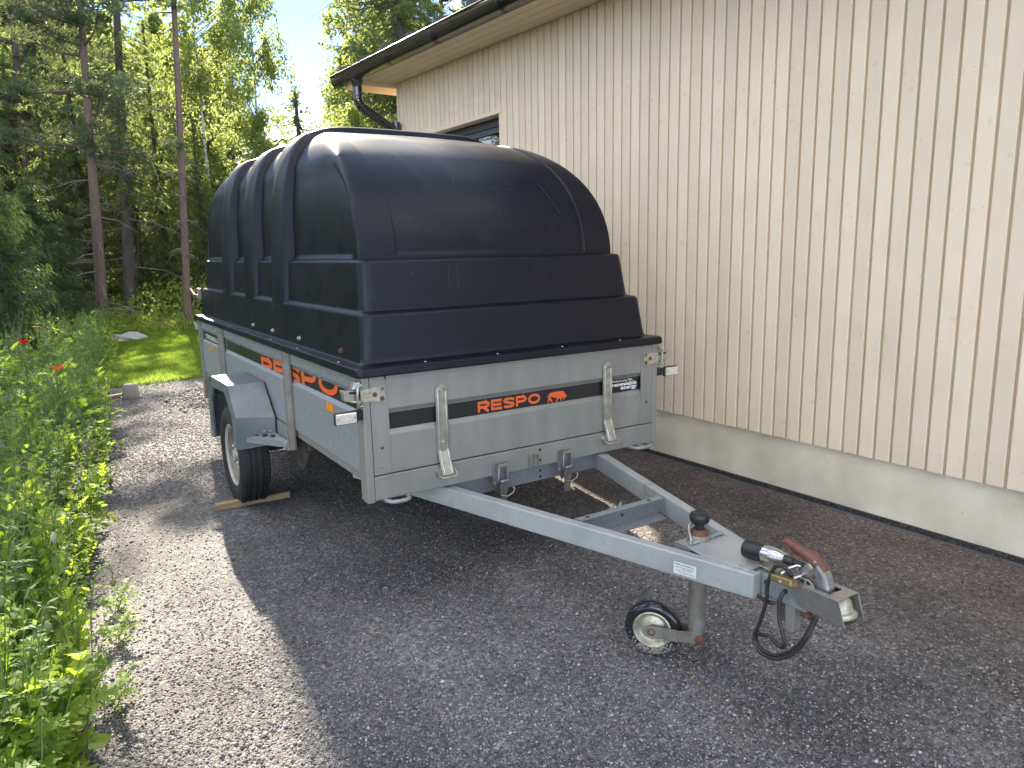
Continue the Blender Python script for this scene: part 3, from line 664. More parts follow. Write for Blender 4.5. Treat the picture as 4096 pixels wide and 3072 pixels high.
P_(MB().lathe([(-.022, .064), (-.024, .075), (-.022, .090), (-.012, .099), (.012, .099), (.022, .090), (.024, .075), (.022, .064)], JH, ja, 48, closed=True), 'tyre', TYJ, 50, parent=jt)
P_(MB().lathe([(-.02, .064), (.017, .064), (.023, .068), (.025, .064), (.021, .059), (.010, .053), (.006, .045), (.010, .036), (.013, .030), (.014, 0)], JH, ja, 40), 'rim', YZINC, 40, parent=jt)
for sgn in (1, -1):
    a = JH+ja*.034*sgn; c = Vector((XC, -1.004, .112))+ja*.030*sgn+Vector((0, 0, 0))
    mb = MB(); hh = .020; up = Vector((0, 0, 1)); th_ = ja*.0025
    m1 = a+(c-a)*.6-up*.004
    for p, q_ in ((a, m1), (m1, c)):
        mb.hexa([p-up*hh-th_, p-up*hh+th_, q_-up*hh*1.1+th_, q_-up*hh*1.1-th_, p+up*hh-th_, p+up*hh+th_, q_+up*hh*1.1+th_, q_+up*hh*1.1-th_])
    mb.lathe([(-.0025, hh), (.0025, hh), (.0025, 0)], a, ja, 20)
    P_(mb, 'fork_arm', RUSTZ, bev=.001, parent=jt)
P_(MB().lathe([(-.03, .014), (.038, .014), (.040, .010), (.036, .008), (.036, 0)], JH, ja, 14), 'axle_bolt', RUST, 40, parent=jt)
P_(MB().lathe([(.084, .028), (.088, .0325), (.108, .033), (.120, .031)], (XC, -1.004, 0), (0, 0, 1), 24), 'fork_weld', RUST, 40, parent=jt)

# ------------------------------------------------------------------ coupling head
sec = [(-.030, .377), (-.030, .452), (.030, .452), (.030, .377)]
tb = P_(MB().box(XC-.030, XC+.030, -1.44, -1.06, .384, .454), 'coupling_tube', GALV, bev=.006)
P_(MB().lathe([(0, .016), (.006, .016), (.007, .011), (.016, .011), (.018, .006), (.018, 0)], (XC+.012, -1.315, .4545), (0, 0, 1), 6), 'tube_bolt', ZINC, parent=tb)
P_(MB().lathe([(0, .010), (.003, .009), (.003, 0)], (XC-.0305, -1.305, .428), (-1, 0, 0), 12), 'tube_hole', DARKUND, parent=tb)
P_(MB().box(XC-.014, XC+.03, -1.285, -1.262, .40, .45), 'weld_flange', GALV2, bev=.002, parent=tb)
# stand leg under the tube
leg = MB()
for s in (-1, 1):
    leg.prism([(-1.345, .386), (-1.312, .386), (-1.338, .306), (-1.352, .300), (-1.366, .306)], lambda u, v, a: (a, u, v), XC+s*.012-.004+(-.02 if s < 0 else 0), XC+s*.012+.004+(-.02 if s < 0 else 0))
leg.prism([(-1.40, .386), (-1.365, .386), (-1.37, .306), (-1.384, .298), (-1.398, .306)], lambda u, v, a: (a, u, v), XC-.024, XC+.012)
P_(leg, 'stand_leg', GALV2, bev=.003)
P_(MB().lathe([(0, .012), (.03, .012), (.03, 0)], (XC-.01, -1.415, .372), (0, -1, 0), 10), 'rusty_bolt', RUST, 40)
# coupling lever: brown grip on a pressed steel head
cp = MB()
cp.prism([(-1.385, .455), (-1.405, .50), (-1.43, .548), (-1.455, .552), (-1.485, .515), (-1.498, .478), (-1.498, .463), (-1.47, .452)], lambda u, v, a: (a, u, v), XC-.020, XC+.020)
ch = P_(cp, 'coupling_lever', LATCHM, bev=.008)
pts = [(XC, -1.338, .5655), (XC, -1.352, .5665), (XC, -1.372, .560), (XC, -1.40, .553), (XC, -1.425, .548), (XC, -1.452, .535), (XC, -1.472, .515)]
P_(MB().tube(pts, .014, 14, rs=[.010, .0155, .0165, .0165, .0195, .0215, .017]), 'brown_grip', GRIP, 70, parent=ch)
for y, z, r_, mm in ((-1.436, .524, .011, ZINC), (-1.452, .502, .007, RUST)):
    P_(MB().lathe([(0, r_), (.002, r_*.9), (.0035, r_*.5), (.0035, 0)], (XC-.020, y, z), (-1, 0, 0), 16), 'lever_rivet', mm, 40, parent=ch)
P_(MB().lathe([(-.036, .0), (-.034, .014), (-.026, .026), (-.012, .034), (.008, .036), (.014, .037), (.018, .044), (.026, .046), (.032, .044), (.034, 0)], (XC, -1.522, .438), (0, -.22, -1), 32), 'ball_socket', YZINC, 40)
P_(MB().box(XC-.028, XC+.028, -1.50, -1.40, .43, .462), 'coupling_body', RUSTZ, bev=.008)

# stainless theft-guard shell round the coupling (a thing one can lift off)
guard = empty('hitch_guard', (XC, -1.47, .40), 'open-ended brushed steel box clamped over the trailer coupling', 'hitch guard')
def G_(mb, name, m_, smooth=None, bev=None, **kw): return mb.build(name, m_, guard, smooth, bev, **kw)
mb = MB(); t_ = .0025
xl, xr = XC-.047, XC+.047
yb, yt, yf = -1.392, -1.395, -1.549
side_poly = [(-1.385, .474), (-1.549, .474), (-1.572, .404), (-1.43, .408), (-1.39, .447)]
mb.prism(side_poly, lambda u, v, a: (a, u, v), xl, xl+t_).prism(side_poly, lambda u, v, a: (a, u, v), xr-t_, xr)
# top with a slot for the lever
mb.box(xl+t_, xr-t_, -1.549, -1.512, .4715, .474).box(xl+t_, XC-.028, -1.512, -1.385, .4715, .474).box(XC+.028, xr-t_, -1.512, -1.385, .4715, .474)
G_(mb, 'shell', STAIN, bev=.0008)
mb = MB().hexa([(xl+t_, -1.572, .404), (xr-t_, -1.572, .404), (xr-t_, -1.43, .408), (xl+t_, -1.43, .408), (xl+t_, -1.572, .4065), (xr-t_, -1.572, .4065), (xr-t_, -1.43, .4105), (xl+t_, -1.43, .4105)])
G_(mb, 'bottom_plate', STAIN)
rl = G_(MB().prism([(-1.345, .474), (-1.352, .490), (-1.445, .494), (-1.462, .486), (-1.466, .474)], lambda u, v, a: (a, u, v), XC-.036, XC-.033), 'perforated_rail', ZINC, bev=.0008)
for y in (-1.39, -1.41, -1.428, -1.447): G_(MB().lathe([(0, .006), (.0006, .006), (.0006, 0)], (XC-.0362, y, .484), (-1, 0, 0), 14), 'rail_hole', HOLE)
padlock = empty('padlock', (XC-.045, -1.375, .47), 'small dull brass padlock locked through the perforated rail of the steel box', 'padlock')
pb = MB().hexa([(XC-.085, -1.355, .470), (XC-.085, -1.425, .474), (XC-.055, -1.43, .468), (XC-.055, -1.36, .464), (XC-.080, -1.350, .490), (XC-.080, -1.42, .496), (XC-.048, -1.425, .490), (XC-.048, -1.355, .484)])
pb.build('lock_body', BRASS, padlock, None, .004)
MB().tube([(XC-.052, -1.368, .487), (XC-.032, -1.376, .502), (XC-.012, -1.39, .511), (XC-.004, -1.402, .511), (XC-.002, -1.412, .506), (XC-.014, -1.42, .500), (XC-.034, -1.418, .494), (XC-.052, -1.41, .490)], .0045, 10).build('shackle', CHROME, padlock, 60)
MB().lathe([(0, .005), (.001, .0045), (.001, 0)], (XC-.0852, -1.39, .481), (-1, 0, .2), 12).build('keyhole', YZINC, padlock)

# trailer plug and cable
pd = Vector((0, -1, .10)).normalized(); po = Vector((XC-.004, -1.205, .497))
pp = P_(MB().lathe([(0, .021), (0, .0295), (.028, .0305), (.03, .0295), (.068, .0285), (.068, .020)], po, pd, 32), 'plug', BPLAST, 35)
P_(MB().lathe([(.010, .0235), (.0105, 0)], po, pd, 24), 'plug_face', HOLE, parent=pp)
for k in range(6):
    a = k*math.pi/3
    P_(MB().lathe([(-.001, .0025), (.012, .0025)], po+Vector((math.cos(a)*.014, 0, math.sin(a)*.014)), pd, 8), 'plug_pin', YZINC, parent=pp)
P_(MB().lathe([(.066, .0265), (.070, .0275), (.105, .0265), (.122, .0225), (.126, .021), (.145, .020), (.146, 0)], po, pd, 32), 'plug_shell', CHROME, 35, parent=pp)
P_(MB().lathe([(.144, .014), (.170, .012), (.172, .008), (.19, .0065)], po, pd, 16), 'strain_relief', CABLE, 40, parent=pp)
P_(MB().prism([(-1.26, .466), (-1.30, .463), (-1.335, .470), (-1.335, .474), (-1.30, .468), (-1.26, .470)], lambda u, v, a: (a, u, v), XC-.02, XC+.02), 'plug_holder', YZINC, bev=.001)
def crom(pts, n=9):
    pts = [Vector(p) for p in pts]; out = []
    for i in range(len(pts)-1):
        p0 = pts[max(i-1, 0)]; p1 = pts[i]; p2 = pts[i+1]; p3 = pts[min(i+2, len(pts)-1)]
        for k in range(n):
            t = k/n; out.append(.5*((2*p1)+(-p0+p2)*t+(2*p0-5*p1+4*p2-p3)*t*t+(-p0+3*p1-3*p2+p3)*t**3))
    return out+[pts[-1]]
x_ = XC-.045
e0 = po+pd*.188
P_(MB().tube(crom([e0, e0+Vector((0, -.03, -.004)), (XC+.006, -1.425, .494), (XC+.012, -1.445, .470), (XC+.02, -1.46, .44)]), .0055, 10).tube(crom([e0+Vector((0, 0, .005)), e0+Vector((.002, -.035, .004)), (XC+.014, -1.43, .502), (XC+.02, -1.45, .475)]), .003, 8), 'plug_cable', CABLE, 80)
P_(MB().tube(crom([(XC-.02, -1.385, .45), (XC-.035, -1.40, .477), (x_, -1.378, .506), (x_-.004, -1.345, .500), (x_-.008, -1.325, .440), (x_-.008, -1.322, .38), (x_-.008, -1.304, .31), (x_-.008, -1.288, .258), (x_-.010, -1.290, .228), (x_-.01, -1.318, .208), (x_-.01, -1.37, .216), (x_-.006, -1.42, .255), (x_, -1.452, .31), (x_+.02, -1.468, .372), (x_+.03, -1.47, .40)]), .0060, 10)
   .tube(crom([(x_+.03, -1.37, .40), (x_+.012, -1.371, .43), (x_-.006, -1.367, .40), (x_-.010, -1.372, .345), (x_-.012, -1.392, .292), (x_-.012, -1.394, .270), (x_-.012, -1.376, .262), (x_-.010, -1.345, .275), (x_-.008, -1.312, .268), (x_-.006, -1.292, .262), (x_-.002, -1.290, .232), (x_-.002, -1.315, .214), (x_, -1.366, .222), (x_+.002, -1.415, .262), (x_+.008, -1.446, .315), (x_+.028, -1.462, .38)]), .0060, 10)
   .tube(crom([(XC-.03, -1.262, .395), (XC-.045, -1.285, .382), (XC-.04, -1.33, .376), (XC-.02, -1.352, .388)]), .0055, 8), 'hanging_cable', CABLE, 80)
P_(MB().tube(crom([(XC+.03, -1.575, .44), (XC+.06, -1.61, .445), (XC+.08, -1.615, .43), (XC+.05, -1.60, .415), (XC, -1.585, .405)]), .0015, 6), 'wire_strand', CABLE, 60)
# paper decal on the drawbar side
def bs(y, z, o=.0008): return (beam_x(y, -1)-o, y, z)
dv = [bs(-1.030, .388), bs(-1.106, .388), bs(-1.106, .428), bs(-1.030, .428)]
dcl = P_(MB().hexa([Vector(p)+Vector((.0006, 0, 0)) for p in dv]+[Vector(p) for p in dv]), 'maker_decal', DECAL)
def dfr(y0, z0, h, w): return lambda u, v: (beam_x(y0-u, -1)-.0014, y0-u, z0+v)
for tx, y0, z0, h, w in (('RESPO HAAGISED AS', -1.036, .4195, .0065, .062), ('Trailer', -1.036, .411, .006, .014), ('Respo Haagised', -1.053, .411, .006, .046), ('e 2.4', -1.040, .399, .008, .014), ('009 2101/06', -1.060, .4035, .006, .034), ('E 37 RL567 78 500', -1.050, .3935, .006, .050)):
    font_text('decal_lettering', tx, dfr(y0, z0, h, w), PRINTK, dcl, h, .02 if z0 > .415 else .005, width=w)

# scratches on the hood front
def ray_hit_scuff(): pass
hb = hood.data
from mathutils.bvhtree import BVHTree
bvh = BVHTree.FromPolygons([v.co.copy() for v in hb.vertices], [tuple(p.vertices) for p in hb.polygons])
def on_hood(x, z, off=.0008):
    h = bvh.ray_cast(Vector((x, -1, z)), Vector((0, 1, 0)))
    return h[0]+h[1]*(off if h[1].y < 0 else -off) if h[0] else None
def scuff(pts, r=.0007, o=hood):
    q = [on_hood(*p) for p in pts]; q = [p for p in q if p]
    if len(q) > 1: P_(MB().tube(q, r, 4, cap=False), 'scratch', SCUFF, parent=hood)
rs = random.Random(4)
scuff([(.70+.01*k/4*1, 1.765-.04*k/4) for k in range(5)] if 0 else [(.655-.0045*k, 1.775-.012*k) for k in range(5)])
def scribble(x0, x1, z, amp):
    p = []; n = int((x1-x0)/.0065)
    for k in range(n): p.append((x0+(x1-x0)*k/n, z+amp*(.5-((k % 2)))*rs.uniform(.3, 1.2)))
    scuff(p, .0005)
scribble(.715, .80, 1.722, .012); scribble(.82, .875, 1.727, .014); scribble(.93, .96, 1.722, .010)
scuff([(1.125+.008*k, 1.755-.024*k) for k in range(7)]); scuff([(.775, 1.605), (.785, 1.602)]); scuff([(.83, 1.61), (.829, 1.595)])
scuff([(.30+.003*k, 1.36-.005*k) for k in range(4)])
scuff([(.478+.004*math.sin(k), 1.385-.014*k) for k in range(9)], .0005); scuff([(.52+.004*math.sin(k*1.7), 1.385-.014*k) for k in range(9)], .0005)
# ------------------------------------------------------------------ the house
HA = Vector((2.593, -1.29, 0)); HT_ = Vector((-.0278567, .9996119, 0)); HN = Vector((-.9996119, -.0278567, 0)); PHI = .0278603
def hp(s, off, z): return HA+HT_*s+HN*off+Vector((0, 0, z))
def eave(s): return 3.060+.0215*s
def woodmat(name, c1, c2, knots=True):
    mt = D.materials.new(name); mt.use_nodes = True; nt = mt.node_tree; Lk = nt.links.new; b = nt.nodes['Principled BSDF']
    setp(b, Roughness=.62)
    tc = N(nt, 'ShaderNodeTexCoord'); oi = N(nt, 'ShaderNodeObjectInfo')
    cb = N(nt, 'ShaderNodeCombineXYZ'); ml = N(nt, 'ShaderNodeMath', operation='MULTIPLY'); ml.inputs[1].default_value = 40
    Lk(oi.outputs['Random'], ml.inputs[0]); Lk(ml.outputs[0], cb.inputs[0]); Lk(ml.outputs[0], cb.inputs[2])
    mp = N(nt, 'ShaderNodeMapping'); mp.inputs['Scale'].default_value = (1, 1, 2.85)
    Lk(tc.outputs['Object'], mp.inputs['Vector'])
    va = N(nt, 'ShaderNodeVectorMath', operation='ADD'); Lk(mp.outputs[0], va.inputs[0]); Lk(cb.outputs[0], va.inputs[1])
    gr = N(nt, 'ShaderNodeMapping'); gr.inputs['Scale'].default_value = (1, 1, .12); Lk(va.outputs[0], gr.inputs['Vector'])
    n1 = N(nt, 'ShaderNodeTexNoise'); n1.inputs['Scale'].default_value = 45; n1.inputs['Detail'].default_value = 6; Lk(gr.outputs[0], n1.inputs['Vector'])
    n2 = N(nt, 'ShaderNodeTexNoise'); n2.inputs['Scale'].default_value = 3.2; n2.inputs['Detail'].default_value = 6; Lk(va.outputs[0], n2.inputs['Vector'])
    mx = N(nt, 'ShaderNodeMix', data_type='RGBA'); mx.inputs['A'].default_value = (*c1, 1); mx.inputs['B'].default_value = (*c2, 1)
    mr = N(nt, 'ShaderNodeMapRange'); mr.inputs['From Min'].default_value = .35; mr.inputs['From Max'].default_value = .7; Lk(n2.outputs['Fac'], mr.inputs['Value']); Lk(mr.outputs[0], mx.inputs['Factor'])
    vo = N(nt, 'ShaderNodeTexVoronoi'); vo.inputs['Scale'].default_value = 6.5; Lk(va.outputs[0], vo.inputs['Vector'])
    kn = N(nt, 'ShaderNodeMapRange'); kn.inputs['From Min'].default_value = .055; kn.inputs['From Max'].default_value = .085; kn.inputs['To Min'].default_value = .55 if knots else 0; kn.inputs['To Max'].default_value = 0
    nd = N(nt, 'ShaderNodeMath', operation='MULTIPLY_ADD'); nd.inputs[1].default_value = .10; nd.inputs[2].default_value = -.05; Lk(n1.outputs['Fac'], nd.inputs[0])
    n4 = N(nt, 'ShaderNodeTexNoise'); n4.inputs['Scale'].default_value = 60; Lk(va.outputs[0], n4.inputs['Vector'])
    sm = N(nt, 'ShaderNodeMath', operation='MULTIPLY_ADD'); sm.inputs[1].default_value = .16; Lk(n4.outputs['Fac'], sm.inputs[0]); Lk(vo.outputs['Distance'], sm.inputs[2])
    Lk(sm.outputs[0], kn.inputs['Value'])
    kn.inputs['From Min'].default_value = .13; kn.inputs['From Max'].default_value = .19
    mk = N(nt, 'ShaderNodeMix', data_type='RGBA'); mk.inputs['B'].default_value = (c1[0]*.80, c1[1]*.77, c1[2]*.74, 1)
    Lk(kn.outputs[0], mk.inputs['Factor']); Lk(mx.outputs['Result'], mk.inputs['A'])
    hv = N(nt, 'ShaderNodeHueSaturation'); mv = N(nt, 'ShaderNodeMapRange'); mv.inputs['To Min'].default_value = .94; mv.inputs['To Max'].default_value = 1.05
    Lk(oi.outputs['Random'], mv.inputs['Value']); Lk(mv.outputs[0], hv.inputs['Value']); Lk(mk.outputs['Result'], hv.inputs['Color']); Lk(hv.outputs[0], b.inputs['Base Color'])
    n3 = N(nt, 'ShaderNodeTexNoise'); n3.inputs['Scale'].default_value = 240; n3.inputs['Detail'].default_value = 4; Lk(va.outputs[0], n3.inputs['Vector'])
    a1 = N(nt, 'ShaderNodeMath', operation='ADD'); Lk(n1.outputs['Fac'], a1.inputs[0])
    pw = N(nt, 'ShaderNodeMath', operation='MULTIPLY'); Lk(n3.outputs['Fac'], pw.inputs[0]); Lk(mr.outputs[0], pw.inputs[1]); Lk(pw.outputs[0], a1.inputs[1])
    a2 = N(nt, 'ShaderNodeMath', operation='SUBTRACT'); Lk(a1.outputs[0], a2.inputs[0]); Lk(kn.outputs[0], a2.inputs[1])
    bp = N(nt, 'ShaderNodeBump'); bp.inputs['Strength'].default_value = .35; bp.inputs['Distance'].default_value = .0014; Lk(a2.outputs[0], bp.inputs['Height']); Lk(bp.outputs[0], b.inputs['Normal'])
    return mt
CREAM = woodmat('cream_painted_board', (.80, .665, .475), (.745, .61, .435))
CREAMS = mat('cream_painted_trim', (.80, .645, .48), .6, 0, (.74, .59, .44), 4, 6, bump=.1, bscale=60)
SOFF = mat('soffit_paint', (.77, .63, .46), .6, 0, (.71, .58, .42), 3, 6)
CONC = mat('concrete_plinth', (.76, .68, .53), .85, 0, (.58, .51, .38), 3.4, 12, lo=.36, hi=.68, bump=.5, bscale=60, bdist=.003, col3=(.20, .18, .14), n3=38, lo3=.655, hi3=.72)
BMETAL = mat('black_gutter_metal', (.010, .009, .010), .14, .0, (.016, .015, .015), 6, 3, spec=.8, coat=.3)
ROOFM = mat('dark_roof_metal', (.022, .02, .022), .35, .3)
GLASSD = mat('dark_window_glass', (.006, .008, .008), .02, 0, spec=1.0)
FRAMED = mat('dark_window_frame', (.02, .021, .026), .3)
MEMB = mat('black_membrane', (.02, .02, .021), .7, 0, (.08, .078, .072), 90, 5, lo=.5, hi=.6, bump=.5, bscale=60)
BLIND = mat('white_blind', (.6, .62, .6), .7)

house = empty('house', hp(0, 0, 0), 'single-storey house clad in cream vertical boards on a concrete plinth with a black gutter', 'house')
def H_(mb, name, m_, smooth=None, bev=None, parent=None, **kw):
    # local house coordinates (x = off, y = s, z) to world
    mb.v = [tuple(hp(y, x, z)) for x, y, z in mb.v]
    return mb.build(name, m_, parent or house, smooth, bev, **kw)
S0, S1 = -5.0, 6.05
WS0, WS1, WZ0, WZ1 = 4.14, 5.62, 1.30, 2.585
# wall core with a hole for the window
mb = MB().box(-.25, .008, S0, WS0, .33, 3.05).box(-.25, .008, WS1, S1-.02, .33, 3.16).box(-.25, .008, WS0, WS1, WZ1, 3.13).box(-.25, .008, WS0, WS1, .33, WZ0)
H_(mb, 'wall_core', CREAMS)
mb = MB().box(-7.0, -.25, S1-.27, S1-.02, .33, 3.16).box(-7.0, -.25, S0, S0+.25, .33, 3.0).box(-7.25, -7.0, S0, S1-.02, .33, 3.0)
H_(mb, 'rear_walls', CREAMS)
H_(MB().box(-7.0, -.25, S0+.25, S1-.27, .33, .36), 'interior_floor', DARKUND)
H_(MB().box(-7.22, -.003, S0-.0, S1-.03, -.3, .352), 'plinth', CONC)
mb = MB().box(.0, .016, S0, S1, -.05, .024); H_(mb, 'plinth_membrane', MEMB)
mb = MB(); 
for k in range(40):
    s = S0+.3*k; mb.box(.040+.004*math.sin(k*1.3), .045+.004*math.sin(k*1.3), s, s+.27, -.01, .006+.003*math.sin(k*2.1))
H_(mb, 'membrane_edge', mat('grey_membrane_edge', (.12, .12, .115), .7))
# tie-rod plugs in the plinth
for s, z in ((2.05, .22), (1.22, .19), (.52, .17), (.50+.16, .165)):
    H_(MB().lathe([(0, .012), (.001, .011), (.0012, 0)], (-.0045, s, z), (1, 0, 0), 14), 'plinth_plug', mat('plug_grey', (.25, .245, .22), .8) if 'plug_grey' not in D.materials else D.materials['plug_grey'])
# boards, one object each
def board_mesh(w):
    prof = [(.0085, -w/2-.003), (.0095, -w/2-.003), (.0095, -w/2), (.028, -w/2), (.031, -w/2+.003), (.031, w/2-.003), (.028, w/2), (.0095, w/2), (.0095, w/2+.003), (.0085, w/2+.003)]
    n = len(prof)
    V = [(-x, y, 0.0) for x, y in prof]+[(-x, y, 1.0) for x, y in prof]
    F = [tuple(range(n)), tuple(range(2*n-1, n-1, -1))]+[(i, n+i, n+(i+1) % n, (i+1) % n) for i in range(n)]
    me = mesh_from('board', V, F, CREAM); bm = bmesh.new(); bm.from_mesh(me); bmesh.ops.recalc_face_normals(bm, faces=bm.faces); bm.to_mesh(me); bm.free(); return me
BME = board_mesh(.0732)
rb_ = random.Random(11)
PITCH_B = .0871
def put_board(s, z0, z1):
    p = hp(s, 0, z0)
    o = D.objects.new('board', BME); COL.objects.link(o); o.parent = house; o.matrix_parent_inverse = WM[house.name].inverted()
    o.location = p+HN*rb_.uniform(-.0006, .0006); o.rotation_euler = (0, 0, PHI); o.scale = (1, 1, z1-z0)
s = .7515+PITCH_B*61
while s > S1-.03: s -= PITCH_B
while s > S0+.05:
    if WS0-.05 < s < WS1+.05:
        put_board(s, WZ1+.034, eave(s)-.004); put_board(s, .335, WZ0-.03)
    else: put_board(s, .335+rb_.uniform(-.0015, .0015), eave(s)-.004)
    s -= PITCH_B
# corner board, window trim
H_(MB().box(.0085, .036, S1-.022, S1+.012, .34, eave(S1)-.004), 'corner_trim', CREAMS, bev=.003)
mb = MB(); mb.box(.009, .046, WS0-.055, WS1+.03, WZ1, WZ1+.033); H_(mb, 'window_trim', CREAMS, bev=.003)
H_(MB().box(.009, .044, WS0-.052, WS0-.022, WZ0-.03, WZ1-.001), 'window_trim', CREAMS, bev=.003)
H_(MB().box(.009, .044, WS1, WS1+.03, WZ0-.03, WZ1-.001), 'window_trim', CREAMS, bev=.003)
H_(MB().box(-.12, .0085, WS0-.021, WS1, WZ1+.001, WZ1+.02).box(-.12, .0085, WS0-.021, WS0-.001, WZ0, WZ1), 'window_reveal', CREAMS)
win = H_(MB().box(-.115, -.05, WS0+.0, WS1, WZ1-.075, WZ1-.002).box(-.115, -.05, WS0, WS0+.012, WZ0, WZ1-.075).box(-.115, -.05, WS1-.06, WS1, WZ0, WZ1-.075).box(-.115, -.05, WS0, WS1, WZ0, WZ0+.06), 'window', FRAMED, bev=.003)
H_(MB().box(-.10, -.062, WS0+.013, WS1-.06, WZ1-.125, WZ1-.0755).box(-.10, -.062, WS0+.012, WS0+.028, WZ0+.06, WZ1-.126), 'sash', mat('blue_black_sash', (.05, .055, .075), .3), bev=.002, parent=win)
H_(MB().box(-.088, -.082, WS0+.029, WS1-.061, WZ0+.061, WZ1-.126), 'pane', GLASSD, parent=win)
H_(MB().box(-.0815, -.0805, WS0+.29, WS1-.20, WZ0+.3, WZ1-.16), 'blind', BLIND, parent=win)
# eaves
def sl(mb, x0, x1, z0, z1, s0=S0-.3, s1=6.36, zf=None):   # box following the slightly rising eave
    P = []
    for dz in (z0, z1):
        P += [(x0, s0, eave(s0)+dz), (x1, s0, eave(s0)+dz), (x1, s1, eave(s1)+dz), (x0, s1, eave(s1)+dz)]
    return mb.hexa(P)
for k in range(4):
    a = .034+k*.102; H_(sl(MB(), a, a+.098, -.001, .016, s1=6.325), 'soffit_board', SOFF, bev=.002)
H_(sl(MB(), .443, .463, -.022, .11, s1=6.33), 'fascia', SOFF, bev=.002)
H_(sl(MB(), -.4, .03, .0, .05, s1=6.325), 'soffit_infill', SOFF)
# barge board at the gable end
def barge(mb, s0, s1, z0, z1):
    P = []
    for dz in (z0, z1):
        for off in ((-3.5, s0), (.462, s0), (.462, s1), (-3.5, s1)):
            P.append((off[0], off[1], eave(6.3)+dz+(.463-off[0])*.0))
    return mb.hexa(P)
H_(barge(MB(), 6.326, 6.350, -.060, .12), 'barge_board', SOFF, bev=.002)
# roof slab
def roofz(off): return .115+(.50-off)*.30
P = []
for dz in (-.03, 0):
    P += [(-3.5, S0-.35, eave(S0)+roofz(-3.5)+dz), (.52, S0-.35, eave(S0)+roofz(.52)+dz), (.52, 6.39, eave(6.39)+roofz(.52)+dz), (-3.5, 6.39, eave(6.39)+roofz(-3.5)+dz)]
rf = H_(MB().hexa(P), 'roof', ROOFM)
P = []
for dz in (-.03, 0):
    P += [(-7.6, S0-.35, eave(S0)+roofz(.52)+dz), (-3.5, S0-.35, eave(S0)+roofz(-3.5)+dz), (-3.5, 6.39, eave(6.39)+roofz(-3.5)+dz), (-7.6, 6.39, eave(6.39)+roofz(.52)+dz)]
H_(MB().hexa(P), 'roof_far_slope', ROOFM)
H_(MB().prism([(.45, 3.15), (-3.5, 3.15), (-3.5, 4.4), (.45, 3.27)], lambda u, v, a: (u, a, v), 6.07, 6.12), 'gable_wall', CREAMS)
s = 6.33
while s > S0:
    P = []
    for z in (.0, .055):
        w = .022 if z else .03
        for off, ds in ((.535, -w), (.535, w), (-3.4, w), (-3.4, -w)):
            P.append((off, s+ds, eave(s)+roofz(off)+z-.004))
    H_(MB().hexa([P[3], P[0], P[1], P[2], P[7], P[4], P[5], P[6]]), 'roof_seam', ROOFM, parent=rf)
    s -= .512
# gutter: half-round shell with a rolled front bead, brackets
def gutter_ring(s, r, co=.512, a0=180, a1=360, n=14):
    zc = eave(s)+.036
    return [(co+r*math.cos(rad(a0+(a1-a0)*i/(n-1))), s, zc+r*math.sin(rad(a0+(a1-a0)*i/(n-1)))) for i in range(n)]
mb = MB(); rings = []
for s in (S0-.4, 6.49):
    rings.append([(.444, s, eave(s)+.075)]+gutter_ring(s, .068)+[(.580, s, eave(s)+.075)])
V = rings[0]+rings[1]; n = len(rings[0]); F = [(i, i+1, n+i+1, n+i) for i in range(n-1)]
gt = H_(MB().add(V, F), 'gutter', BMETAL, 60); so = gt.modifiers.new('thickness', 'SOLIDIFY'); so.thickness = .002
H_(MB().tube([(.586, S0-.4, eave(S0-.4)+.078), (.586, 6.49, eave(6.49)+.078)], .009, 10), 'gutter_bead', BMETAL, 60, parent=gt)
e = [(.444, 6.488, eave(6.49)+.075)]+gutter_ring(6.488, .066)+[(.578, 6.488, eave(6.49)+.075)]
H_(MB().add(e+[(p[0], p[1]+.003, p[2]) for p in e], [tuple(range(len(e))), tuple(range(2*len(e)-1, len(e)-1, -1))]), 'gutter_end', BMETAL, parent=gt)
for s in (6.34, 5.18, 4.30, 3.32, 2.4, 1.5, .6, -.3, -1.2):
    q = gutter_ring(s, .0695); H_(MB().tube([(.445, s, eave(s)+.07)]+q+[(.583, s, eave(s)+.08)], .0014, 6), 'gutter_bracket', BMETAL, 60, parent=gt)
# downpipe
sp_ = 6.0
fz = eave(sp_)
H_(MB().lathe([(0, .062), (.03, .058), (.07, .046), (.10, .044)], (.497, sp_, fz-.015), (0, 0, -1), 24), 'gutter_outlet', BMETAL, 50)
dp = crom([(.497, sp_, fz-.09), (.497, sp_, 3.02), (.492, sp_, 2.965), (.472, sp_, 2.925), (.44, sp_, 2.898), (.16, sp_, 2.745), (.115, sp_, 2.715), (.085, sp_, 2.67), (.078, sp_, 2.60), (.078, sp_, .3)], 5)
H_(MB().tube(dp, .0455, 20, rs=None), 'downpipe', BMETAL, 60)
H_(MB().lathe([(0, .047), (.11, .047)], (.497, sp_, fz-.10), (0, 0, -1), 24), 'pipe_sleeve', BMETAL, 50)
for k in range(6):
    t = k/5.; i = int(6+t*13); p0 = Vector(dp[i]); p1 = Vector(dp[i+1])
    H_(MB().lathe([(-.006, .045), (0, .0505), (.006, .045)], p0, (p1-p0), 20), 'pipe_crimp', BMETAL, 60)

